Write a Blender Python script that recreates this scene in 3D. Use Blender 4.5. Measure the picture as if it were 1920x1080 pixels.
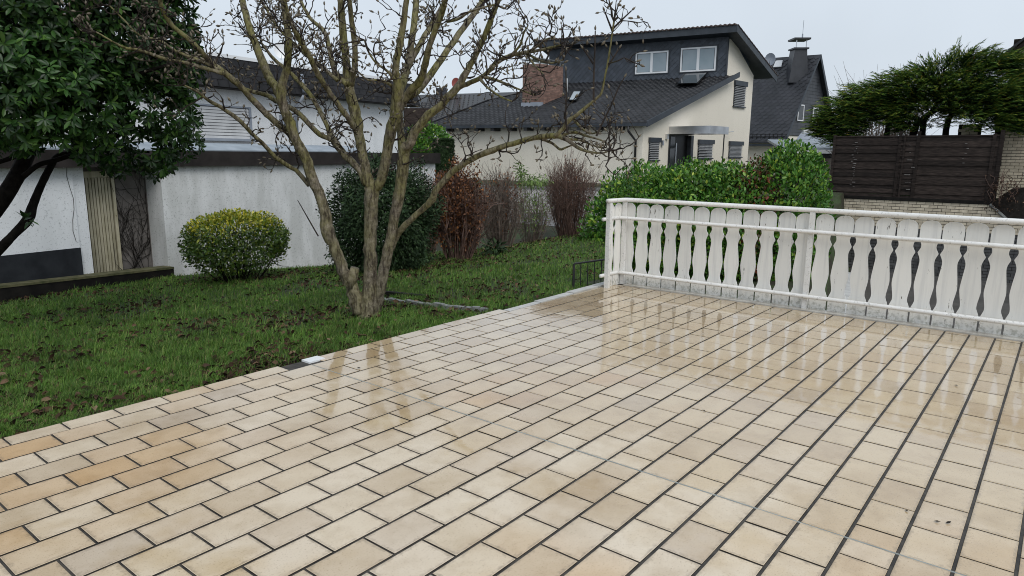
import bpy, math, random
import numpy as np
from mathutils import Vector, Matrix
R = math.radians
rng = np.random.default_rng(7); random.seed(7)
scene = bpy.context.scene
for o in list(bpy.data.objects): bpy.data.objects.remove(o)

# ------------------------------------------------------------------ camera
FPX, PITCH, ROLL, YAW, EYE = 1296.47, R(10.9825), R(0.527), R(38.671), 1.6
_f = np.array([math.cos(PITCH)*math.cos(YAW), math.cos(PITCH)*math.sin(YAW), -math.sin(PITCH)])
_r = np.array([math.sin(YAW), -math.cos(YAW), 0.0]); _u = np.cross(_r, _f)
_r2 = _r*math.cos(ROLL)+_u*math.sin(ROLL); _u2 = -_r*math.sin(ROLL)+_u*math.cos(ROLL)
CAM = np.array([0, 0, EYE]); _fh = np.array([math.cos(YAW), math.sin(YAW), 0.0])
cd = bpy.data.cameras.new('camera'); cd.sensor_width = 36; cd.lens = 36*FPX/1920; cd.clip_start = 0.05; cd.clip_end = 2000
cam = bpy.data.objects.new('camera', cd); scene.collection.objects.link(cam)
cam.matrix_world = Matrix(((_r2[0], _u2[0], -_f[0], 0), (_r2[1], _u2[1], -_f[1], 0), (_r2[2], _u2[2], -_f[2], EYE), (0, 0, 0, 1)))
scene.camera = cam

# ------------------------------------------------------------------ sky, sun, exposure
SUN_EL, SUN_AZ = R(48), R(243)
w = bpy.data.worlds.new('World'); scene.world = w; w.use_nodes = True
nt = w.node_tree; N = nt.nodes; L = nt.links
bg = N['Background']
sky = N.new('ShaderNodeTexSky'); sky.sky_type = 'NISHITA'; sky.sun_disc = False; sky.sun_elevation = SUN_EL
sky.sun_rotation = R(90)-SUN_AZ; sky.dust_density = 4; sky.air_density = 1.2
over = N.new('ShaderNodeRGB'); over.outputs[0].default_value = (7.25, 8.05, 8.95, 1)          # cloud deck
cl = N.new('ShaderNodeTexNoise'); cl.inputs['Scale'].default_value = 2.2; cl.inputs['Detail'].default_value = 4
tc = N.new('ShaderNodeTexCoord'); L.new(tc.outputs['Generated'], cl.inputs['Vector'])
mr = N.new('ShaderNodeMapRange'); mr.inputs[1].default_value = .3; mr.inputs[2].default_value = .7; mr.inputs[3].default_value = .90; mr.inputs[4].default_value = 1.05
L.new(cl.outputs['Fac'], mr.inputs[0])
sc = N.new('ShaderNodeVectorMath'); sc.operation = 'SCALE'; L.new(over.outputs[0], sc.inputs[0]); L.new(mr.outputs[0], sc.inputs['Scale'])
mx = N.new('ShaderNodeMix'); mx.data_type = 'RGBA'; mx.inputs[0].default_value = .93
L.new(sky.outputs[0], mx.inputs[6]); L.new(sc.outputs[0], mx.inputs[7]); L.new(mx.outputs[2], bg.inputs[0]); bg.inputs[1].default_value = .1
sd = bpy.data.lights.new('sun', 'SUN'); sd.energy = 1.5; sd.angle = R(32); sd.color = (1, .97, .93)
sun = bpy.data.objects.new('sun', sd); scene.collection.objects.link(sun)
sun.rotation_euler = Vector((-math.cos(SUN_EL)*math.cos(SUN_AZ), -math.cos(SUN_EL)*math.sin(SUN_AZ), -math.sin(SUN_EL))).to_track_quat('-Z', 'Y').to_euler()
vs = scene.view_settings; vs.view_transform = 'Standard'; vs.look = 'None'; vs.exposure = 0.0; vs.gamma = 1; vs.use_curve_mapping = False; scene.cycles.filter_width = 1.0

# ------------------------------------------------------------------ photo-survey helpers (pixels of the 1920 px photograph -> points in the place)
def ray(x, y): return _f+_r2*(x-960)/FPX-_u2*(y-540)/FPX
def pd(x, y, D): d = ray(x, y); return CAM+d*(D/(d@_fh))
def pz(x, y, z): d = ray(x, y); return CAM+d*((z-EYE)/d[2])
def pw(x, y, P0, az):
    n = np.array([-math.sin(az), math.cos(az), 0]); d = ray(x, y); return CAM+d*(((P0-CAM)@n)/(d@n))
def pxm(D): return D/1320.0                       # metres per photo pixel at depth D
def project(P):
    q = np.asarray(P)-CAM; z = q@_f; return 960+FPX*(q@_r2)/z, 540-FPX*(q@_u2)/z, z
def az_vec(a): return np.array([math.cos(a), math.sin(a), 0.0])
Z = np.array([0, 0, 1.0])

def sstep(x, a, b):
    t = np.clip((np.asarray(x, float)-a)/(b-a), 0, 1); return t*t*(3-2*t)
def hgt(X, Y):
    X = np.asarray(X, float); Y = np.asarray(Y, float)
    h = -.09-.065*np.clip(Y-4.6, 0, 9)-.07*np.clip(X-5.7, 0, 5)*sstep(Y, 9, 12.5)
    h = h+.02*np.sin(X*1.3+Y*.7)*np.cos(Y*1.1-X*.4)*sstep(Y, 4.6, 5.6)
    DR_ = 1.05*sstep(X, 7.7, 10.5)*sstep(.62*X-.1-Y, 0, .9)*(1-sstep(X, 17.5, 20))
    h = h*(1-sstep(X, 15.5, 17.5))+(-.62)*sstep(X, 15.5, 17.5)
    h = h-DR_*.85
    h = h+(.85)*sstep(X, 24.0, 27.0)
    low = sstep(X, 7.62, 7.7)*(1-sstep(Y-.215*X, .35, .6)); low = np.where(X > 29.55, 0, low)
    h = h*(1-low)+(-2.7)*low
    up = (X > 29.6)*(1-sstep(Y, 10.5, 12)); return h*(1-up)+.02*up
def ghit(x, y):
    d = ray(x, y); k = .5
    for i in range(6000):
        p = CAM+d*k
        if p[2] <= hgt(p[0], p[1]): return p
        k += .01
    return p

# ------------------------------------------------------------------ object helpers
col = scene.collection
def worigin(o):
    v = Vector((0, 0, 0))
    while o is not None: v += o.location; o = o.parent
    return np.array(v)
def tag(o, label=None, cat=None, group=None, kind=None):
    if label: o['label'] = label
    if cat: o['category'] = cat
    if group: o['group'] = group
    if kind: o['kind'] = kind
    return o
def thing(name, label, cat, loc, group=None):
    o = bpy.data.objects.new(name, None); o.empty_display_size = .2; col.objects.link(o); o.location = tuple(float(a) for a in loc)
    return tag(o, label, cat, group)
def link(name, me, parent=None, loc=None):
    o = bpy.data.objects.new(name, me); col.objects.link(o)
    if parent is not None: o.parent = parent
    if loc is not None: o.location = tuple(float(a) for a in loc)
    return o
class MB:
    def __init__(s): s.v = []; s.f = []; s.n = 0
    def add(s, V, Fc):
        s.v.append(np.asarray(V, float)); s.f += [tuple(i+s.n for i in q) for q in Fc]; s.n += len(V); return s
    def box(s, o, a, b, c):
        o, a, b, c = [np.asarray(t, float) for t in (o, a, b, c)]
        if np.dot(np.cross(a, b), c) < 0: a, b = b, a
        V = [o, o+a, o+a+b, o+b, o+c, o+a+c, o+a+b+c, o+b+c]
        return s.add(V, [(0, 3, 2, 1), (4, 5, 6, 7), (0, 1, 5, 4), (1, 2, 6, 5), (2, 3, 7, 6), (3, 0, 4, 7)])
    def cbox(s, c, a, b, d):                    # centred box
        c, a, b, d = [np.asarray(t, float) for t in (c, a, b, d)]; return s.box(c-(a+b+d)/2, a, b, d)
    def poly(s, P): return s.add(P, [tuple(range(len(P)))])
    def slab(s, P, th):                         # polygon with thickness vector
        P = [np.asarray(p, float) for p in P]; n = len(P); th = np.asarray(th, float)
        Fc = [tuple(range(n)), tuple(range(2*n-1, n-1, -1))]+[(i, i+n, (i+1) % n+n, (i+1) % n) for i in range(n)]
        return s.add(P+[p+th for p in P], Fc)
    def tube(s, path, rad, k=8, cap=True, wob=0.0):
        P = np.asarray(path, float); n = len(P); rad = np.broadcast_to(np.asarray(rad, float), (n,))
        T = np.gradient(P, axis=0); T /= np.linalg.norm(T, axis=1)[:, None]+1e-9
        ref = np.array([.13, .31, .94]) if abs(T[0][2]) < .9 else np.array([.95, .2, .1])
        V = []; a = np.arange(k)*2*math.pi/k; wk = rng.standard_normal(k)
        x = ref-T[0]*(ref@T[0]); x /= np.linalg.norm(x)
        for i in range(n):
            x = x-T[i]*(x@T[i]); x /= np.linalg.norm(x)+1e-9; y = np.cross(T[i], x)
            if wob: wk = .86*wk+.5*rng.standard_normal(k)
            rr = rad[i]*(1+wob*wk) if wob else np.full(k, rad[i])
            V.append(P[i]+(np.cos(a)*rr)[:, None]*x+(np.sin(a)*rr)[:, None]*y)
        Fc = [(i*k+j, i*k+(j+1) % k, (i+1)*k+(j+1) % k, (i+1)*k+j) for i in range(n-1) for j in range(k)]
        if cap: Fc += [tuple(range(k-1, -1, -1)), tuple((n-1)*k+j for j in range(k))]
        return s.add(np.concatenate(V), Fc)
    def mesh(s, name, m, off=None, smooth=False):
        V = np.concatenate(s.v) if s.v else np.zeros((0, 3))
        if off is not None: V = V-off
        me = bpy.data.meshes.new(name); me.from_pydata(V.tolist(), [], s.f)
        if m is not None: me.materials.append(m)
        if smooth: me.polygons.foreach_set('use_smooth', [True]*len(me.polygons))
        me.update(); return me
    def build(s, name, m, parent=None, smooth=False, kind=None, label=None):
        o = link(name, s.mesh(name, m, worigin(parent) if parent is not None else None, smooth), parent)
        if kind: o['kind'] = kind
        if label: o['label'] = label
        return o
def bigmesh(name, V, Fc, m, parent=None, smooth=False, kind=None):
    """fast mesh from arrays; Fc is (n,3) or (n,4)"""
    V = np.asarray(V, np.float32); Fc = np.asarray(Fc, np.int32)
    if parent is not None: V = V-worigin(parent).astype(np.float32)
    me = bpy.data.meshes.new(name); k = Fc.shape[1]; n = len(Fc)
    me.vertices.add(len(V)); me.vertices.foreach_set('co', V.ravel())
    me.loops.add(n*k); me.loops.foreach_set('vertex_index', Fc.ravel())
    me.polygons.add(n); me.polygons.foreach_set('loop_start', np.arange(0, n*k, k, dtype=np.int32))
    if smooth: me.polygons.foreach_set('use_smooth', np.ones(n, bool))
    me.materials.append(m); me.update(calc_edges=True)
    o = link(name, me, parent)
    if kind: o['kind'] = kind
    return o

# ------------------------------------------------------------------ materials
def node_mat(name):
    m = bpy.data.materials.new(name); m.use_nodes = True; n = m.node_tree.nodes; return m, n, m.node_tree.links, n['Principled BSDF']
def ramp(n, stops):
    r = n.new('ShaderNodeValToRGB'); e = r.color_ramp.elements
    while len(e) < len(stops): e.new(.5)
    for i, (p, c) in enumerate(stops): e[i].position = p; e[i].color = (*c, 1)
    return r
def noise(n, l, scale, detail=4, vec=None, rough=.55):
    t = n.new('ShaderNodeTexNoise'); t.inputs['Scale'].default_value = scale; t.inputs['Detail'].default_value = detail; t.inputs['Roughness'].default_value = rough
    if vec is not None: l.new(vec, t.inputs['Vector'])
    return t
def math_n(n, l, op, a, b=None):
    m = n.new('ShaderNodeMath'); m.operation = op
    for i, v in enumerate((a, b)):
        if v is None: continue
        if isinstance(v, (int, float)): m.inputs[i].default_value = v
        else: l.new(v, m.inputs[i])
    return m.outputs[0]
def rnd(n, l):                                   # a random value per piece (object or loose island)
    g = n.new('ShaderNodeNewGeometry'); o = n.new('ShaderNodeObjectInfo')
    return math_n(n, l, 'FRACT', math_n(n, l, 'ADD', g.outputs['Random Per Island'], o.outputs['Random']))
def mixc(n, l, fac, a, b, mode='MIX'):
    m = n.new('ShaderNodeMix'); m.data_type = 'RGBA'; m.blend_type = mode
    for s, v in ((0, fac), (6, a), (7, b)):
        if isinstance(v, (int, float)): m.inputs[s].default_value = v
        elif isinstance(v, tuple): m.inputs[s].default_value = (*v, 1)
        else: l.new(v, m.inputs[s])
    return m.outputs[2]
def pos(n): return n.new('ShaderNodeNewGeometry').outputs['Position']
def bumpn(n, l, b, h, strength=.3, dist=.01):
    bp = n.new('ShaderNodeBump'); bp.inputs['Strength'].default_value = strength; bp.inputs['Distance'].default_value = dist
    l.new(h, bp.inputs['Height']); l.new(bp.outputs[0], b.inputs['Normal'])
def surf(name, c1, c2, rough=.7, scale=6, var=.0, c3=None, bump=.2, bscale=40, bdist=.004, spec=.5, metal=0, stretch=None, lo=.35, hi=.65):
    m, n, l, b = node_mat(name); p = pos(n)
    if stretch:
        mp = n.new('ShaderNodeMapping'); mp.inputs['Scale'].default_value = stretch; l.new(p, mp.inputs[0]); p = mp.outputs[0]
    t = noise(n, l, scale, 5, p); r = ramp(n, [(lo, c1), (hi, c2)]); l.new(t.outputs['Fac'], r.inputs[0]); c = r.outputs[0]
    if c3: c = mixc(n, l, rnd(n, l), c, c3)
    if var:
        rv = n.new('ShaderNodeMapRange'); rv.inputs[3].default_value = 1-var; rv.inputs[4].default_value = 1+var; l.new(rnd(n, l), rv.inputs[0])
        hs = n.new('ShaderNodeHueSaturation'); l.new(c, hs.inputs['Color']); l.new(rv.outputs[0], hs.inputs['Value']); c = hs.outputs[0]
    l.new(c, b.inputs['Base Color']); b.inputs['Roughness'].default_value = rough; b.inputs['Metallic'].default_value = metal; b.inputs['Specular IOR Level'].default_value = spec
    if bump: bumpn(n, l, b, noise(n, l, bscale, 4, p).outputs['Fac'], bump, bdist)
    return m
def leafmat(name, cols, rough=.4, trans=.15, spec=.5):
    m, n, l, b = node_mat(name); r = ramp(n, cols); l.new(rnd(n, l), r.inputs[0])
    t = noise(n, l, 2.5, 2, pos(n)); v = n.new('ShaderNodeMapRange'); v.inputs[1].default_value = .3; v.inputs[2].default_value = .7; v.inputs[3].default_value = .7; v.inputs[4].default_value = 1.3
    l.new(t.outputs['Fac'], v.inputs[0]); hs = n.new('ShaderNodeHueSaturation'); l.new(r.outputs[0], hs.inputs['Color']); l.new(v.outputs[0], hs.inputs['Value'])
    l.new(hs.outputs[0], b.inputs['Base Color']); b.inputs['Roughness'].default_value = rough; b.inputs['Specular IOR Level'].default_value = spec
    tr = n.new('ShaderNodeBsdfTranslucent'); l.new(hs.outputs[0], tr.inputs[0]); mx = n.new('ShaderNodeMixShader'); mx.inputs[0].default_value = trans
    l.new(b.outputs[0], mx.inputs[1]); l.new(tr.outputs[0], mx.inputs[2]); l.new(mx.outputs[0], n['Material Output'].inputs[0]); return m

def tile_mat():
    m, n, l, b = node_mat('wet_tile'); p = pos(n); rv = rnd(n, l)
    base = ramp(n, [(0, (.56, .45, .32)), (.25, (.66, .555, .415)), (.6, (.70, .60, .465)), (.88, (.63, .525, .40)), (1, (.56, .47, .37))]); l.new(rv, base.inputs[0])
    # ochre weathering in broad patches, stronger on some tiles and on the garden side
    big = noise(n, l, .55, 3, p); och = n.new('ShaderNodeMapRange'); och.inputs[1].default_value = .50; och.inputs[2].default_value = .66; l.new(big.outputs['Fac'], och.inputs[0])
    sx = n.new('ShaderNodeSeparateXYZ'); l.new(p, sx.inputs[0])
    near = n.new('ShaderNodeMapRange'); near.inputs[1].default_value = 2.6; near.inputs[2].default_value = .9; near.inputs[3].default_value = 0; near.inputs[4].default_value = .95; l.new(sx.outputs[0], near.inputs[0])
    ny = n.new('ShaderNodeMapRange'); ny.inputs[1].default_value = 2.6; ny.inputs[2].default_value = 3.6; l.new(sx.outputs[1], ny.inputs[0])
    f = math_n(n, l, 'MULTIPLY', math_n(n, l, 'MAXIMUM', math_n(n, l, 'MULTIPLY', och.outputs[0], .6), math_n(n, l, 'MULTIPLY', near.outputs[0], ny.outputs[0])), math_n(n, l, 'POWER', math_n(n, l, 'FRACT', math_n(n, l, 'MULTIPLY', rv, 7.31)), 1.6))
    c = mixc(n, l, f, base.outputs[0], (.54, .33, .14))
    st = noise(n, l, 5.5, 5, p, .65); sr = ramp(n, [(.32, (.70, .64, .55)), (.52, (1, 1, 1))]); l.new(st.outputs['Fac'], sr.inputs[0]); c = mixc(n, l, .42, c, sr.outputs[0], 'MULTIPLY')
    bl = noise(n, l, 2.1, 4, p, .6); br_ = ramp(n, [(.36, (.74, .67, .56)), (.55, (1, 1, 1))]); l.new(bl.outputs['Fac'], br_.inputs[0]); c = mixc(n, l, .42, c, br_.outputs[0], 'MULTIPLY')
    sp = noise(n, l, 130, 3, p, .7); spr = ramp(n, [(.30, (.42, .34, .25)), (.43, (1, 1, 1))]); l.new(sp.outputs['Fac'], spr.inputs[0]); c = mixc(n, l, .6, c, spr.outputs[0], 'MULTIPLY')
    # grime creeping in from the joints
    uv = n.new('ShaderNodeUVMap'); uv.uv_map = 'edge'; su = n.new('ShaderNodeSeparateXYZ'); l.new(uv.outputs[0], su.inputs[0])
    ex = math_n(n, l, 'MULTIPLY', math_n(n, l, 'SUBTRACT', .5, math_n(n, l, 'ABSOLUTE', math_n(n, l, 'SUBTRACT', su.outputs[0], .5))), .29); ey = math_n(n, l, 'MULTIPLY', math_n(n, l, 'SUBTRACT', .5, math_n(n, l, 'ABSOLUTE', math_n(n, l, 'SUBTRACT', su.outputs[1], .5))), .20)
    gn = noise(n, l, 26, 5, p, .75); gd = math_n(n, l, 'SUBTRACT', math_n(n, l, 'MULTIPLY', math_n(n, l, 'SUBTRACT', gn.outputs['Fac'], .42), .085), math_n(n, l, 'MINIMUM', ex, ey))
    gm = n.new('ShaderNodeMapRange'); gm.inputs[1].default_value = -.008; gm.inputs[2].default_value = .010; l.new(gd, gm.inputs[0]); c = mixc(n, l, math_n(n, l, 'MULTIPLY', gm.outputs[0], .5), c, (.20, .155, .105))
    sk = noise(n, l, 8, 6, p, .8); skr = ramp(n, [(.64, (1, 1, 1)), (.72, (.62, .56, .48))]); l.new(sk.outputs['Fac'], skr.inputs[0]); c = mixc(n, l, .7, c, skr.outputs[0], 'MULTIPLY')
    l.new(c, b.inputs['Base Color'])
    # a film of rain water: patchy, fuller towards the far railing where the slab falls
    wn = noise(n, l, 1.3, 4, p, .6)
    fx = n.new('ShaderNodeMapRange'); fx.inputs[1].default_value = 2.2; fx.inputs[2].default_value = 4.6; fx.inputs[3].default_value = -.16; fx.inputs[4].default_value = .22; l.new(sx.outputs[0], fx.inputs[0])
    wet = n.new('ShaderNodeMapRange'); wet.inputs[1].default_value = .36; wet.inputs[2].default_value = .55; l.new(math_n(n, l, 'ADD', wn.outputs['Fac'], fx.outputs[0]), wet.inputs[0])
    l.new(mixc(n, l, wet.outputs[0], c, mixc(n, l, 1.0, c, (.86, .77, .60), 'MULTIPLY')), b.inputs['Base Color'])
    rr = n.new('ShaderNodeMapRange'); rr.inputs[3].default_value = .42; rr.inputs[4].default_value = .16; l.new(wet.outputs[0], rr.inputs[0]); l.new(rr.outputs[0], b.inputs['Roughness'])
    cw = n.new('ShaderNodeMapRange'); cw.inputs[3].default_value = .35; cw.inputs[4].default_value = 1.0; l.new(wet.outputs[0], cw.inputs[0]); l.new(cw.outputs[0], b.inputs['Coat Weight'])
    cr = n.new('ShaderNodeMapRange'); cr.inputs[3].default_value = .20; cr.inputs[4].default_value = .035; l.new(wet.outputs[0], cr.inputs[0]); l.new(cr.outputs[0], b.inputs['Coat Roughness'])
    b.inputs['Coat IOR'].default_value = 1.50; b.inputs['Specular IOR Level'].default_value = .4
    bumpn(n, l, b, noise(n, l, 120, 3, p).outputs['Fac'], .25, .0012)
    wb = n.new('ShaderNodeBump'); wb.inputs['Strength'].default_value = .12; wb.inputs['Distance'].default_value = .003; l.new(noise(n, l, 16, 2, p).outputs['Fac'], wb.inputs['Height']); l.new(wb.outputs[0], b.inputs['Coat Normal'])
    return m
def paint_mat(name, base, dirt, streak=(18, 18, 1.2), amt=.5, rough=.45, low=None):
    """weathered paint or render: vertical streaks, specks"""
    m, n, l, b = node_mat(name); p = pos(n)
    mp = n.new('ShaderNodeMapping'); mp.inputs['Scale'].default_value = streak; l.new(p, mp.inputs[0])
    t = noise(n, l, 1, 5, mp.outputs[0], .6); r = ramp(n, [(.42, dirt), (.62, base)]); l.new(t.outputs['Fac'], r.inputs[0])
    c = mixc(n, l, amt, base, r.outputs[0])
    s = noise(n, l, 34, 3, p, .7); s2 = ramp(n, [(.33, tuple(x*.5 for x in dirt)), (.43, (1, 1, 1))]); l.new(s.outputs['Fac'], s2.inputs[0]); c = mixc(n, l, .5, c, s2.outputs[0], 'MULTIPLY')
    l.new(c, b.inputs['Base Color']); b.inputs['Roughness'].default_value = rough
    bumpn(n, l, b, noise(n, l, 60, 4, p).outputs['Fac'], .25, .004); return m
def picket_mat():
    m, n, l, b = node_mat('picket_paint'); p = pos(n); base = (.81, .80, .76)
    mp = n.new('ShaderNodeMapping'); mp.inputs['Scale'].default_value = (30, 30, 1.5); l.new(p, mp.inputs[0])
    t = noise(n, l, 1, 5, mp.outputs[0], .6); r = ramp(n, [(.30, (.70, .695, .67)), (.52, base)]); l.new(t.outputs['Fac'], r.inputs[0]); c = r.outputs[0]
    # algae and flaking paint on the lowest hand's breadth
    sx = n.new('ShaderNodeSeparateXYZ'); l.new(p, sx.inputs[0])
    lo = n.new('ShaderNodeMapRange'); lo.inputs[1].default_value = .20; lo.inputs[2].default_value = .06; lo.inputs[3].default_value = -.30; lo.inputs[4].default_value = .015; l.new(sx.outputs[2], lo.inputs[0])
    g = noise(n, l, 26, 5, p, .7); gm = n.new('ShaderNodeMapRange'); gm.inputs[1].default_value = .47; gm.inputs[2].default_value = .62; l.new(math_n(n, l, 'ADD', g.outputs['Fac'], lo.outputs[0]), gm.inputs[0])
    c = mixc(n, l, math_n(n, l, 'MULTIPLY', gm.outputs[0], .55), c, (.25, .25, .19))
    mp2 = n.new('ShaderNodeMapping'); mp2.inputs['Scale'].default_value = (60, 60, 9); l.new(p, mp2.inputs[0])
    k = noise(n, l, 1, 4, mp2.outputs[0], .7); kb = noise(n, l, 1.7, 2, p); km = n.new('ShaderNodeMapRange'); km.inputs[1].default_value = .70; km.inputs[2].default_value = .73
    l.new(math_n(n, l, 'ADD', k.outputs['Fac'], math_n(n, l, 'MULTIPLY', math_n(n, l, 'SUBTRACT', kb.outputs['Fac'], .5), .45)), km.inputs[0]); c = mixc(n, l, km.outputs[0], c, (.10, .085, .07))
    rv = n.new('ShaderNodeMapRange'); rv.inputs[3].default_value = .90; rv.inputs[4].default_value = 1.03; l.new(rnd(n, l), rv.inputs[0]); hs = n.new('ShaderNodeHueSaturation'); l.new(c, hs.inputs['Color']); l.new(rv.outputs[0], hs.inputs['Value'])
    l.new(hs.outputs[0], b.inputs['Base Color']); b.inputs['Roughness'].default_value = .42; bumpn(n, l, b, t.outputs['Fac'], .3, .003); return m
def lawn_mat():
    m, n, l, b = node_mat('lawn_soil'); p = pos(n)
    t = noise(n, l, 1.6, 6, p, .65); r = ramp(n, [(.34, (.030, .022, .014)), (.48, (.030, .036, .012)), (.66, (.040, .075, .016))]); l.new(t.outputs['Fac'], r.inputs[0])
    t2 = noise(n, l, 45, 4, p, .7); r2 = ramp(n, [(.3, (.35, .35, .35)), (.65, (1.3, 1.3, 1.3))]); l.new(t2.outputs['Fac'], r2.inputs[0])
    l.new(mixc(n, l, .8, r.outputs[0], r2.outputs[0], 'MULTIPLY'), b.inputs['Base Color']); b.inputs['Roughness'].default_value = .85; bumpn(n, l, b, t2.outputs['Fac'], .8, .03); return m
def bark_mat(name, a, bcol, moss, mossamt=.55):
    m, n, l, b = node_mat(name); p = pos(n)
    t = noise(n, l, 22, 6, p, .7); r = ramp(n, [(.34, a), (.66, bcol)]); l.new(t.outputs['Fac'], r.inputs[0])
    t2 = noise(n, l, 4.2, 5, p, .7); f = n.new('ShaderNodeMapRange'); f.inputs[1].default_value = .62-.25*mossamt; f.inputs[2].default_value = .72-.12*mossamt; l.new(t2.outputs['Fac'], f.inputs[0])
    sz2 = n.new('ShaderNodeSeparateXYZ'); l.new(p, sz2.inputs[0]); hi_ = n.new('ShaderNodeMapRange'); hi_.inputs[1].default_value = .5; hi_.inputs[2].default_value = 2.0; hi_.inputs[3].default_value = .35; hi_.inputs[4].default_value = .9; l.new(sz2.outputs[2], hi_.inputs[0])
    mp0 = n.new('ShaderNodeMapping'); mp0.inputs['Scale'].default_value = (1, 1, .16); l.new(p, mp0.inputs[0]); fi = noise(n, l, 30, 5, mp0.outputs[0], .75); fr = ramp(n, [(.40, (.16, .13, .115)), (.54, (1, 1, 1))]); l.new(fi.outputs['Fac'], fr.inputs[0])
    c = mixc(n, l, .85, mixc(n, l, math_n(n, l, 'MULTIPLY', f.outputs[0], hi_.outputs[0]), r.outputs[0], moss), fr.outputs[0], 'MULTIPLY')
    l.new(c, b.inputs['Base Color']); b.inputs['Roughness'].default_value = .75; b.inputs['Specular IOR Level'].default_value = .3
    mp = n.new('ShaderNodeMapping'); mp.inputs['Scale'].default_value = (1, 1, .3); l.new(p, mp.inputs[0])
    bumpn(n, l, b, noise(n, l, 55, 6, mp.outputs[0], .75).outputs['Fac'], .9, .012); return m

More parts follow.
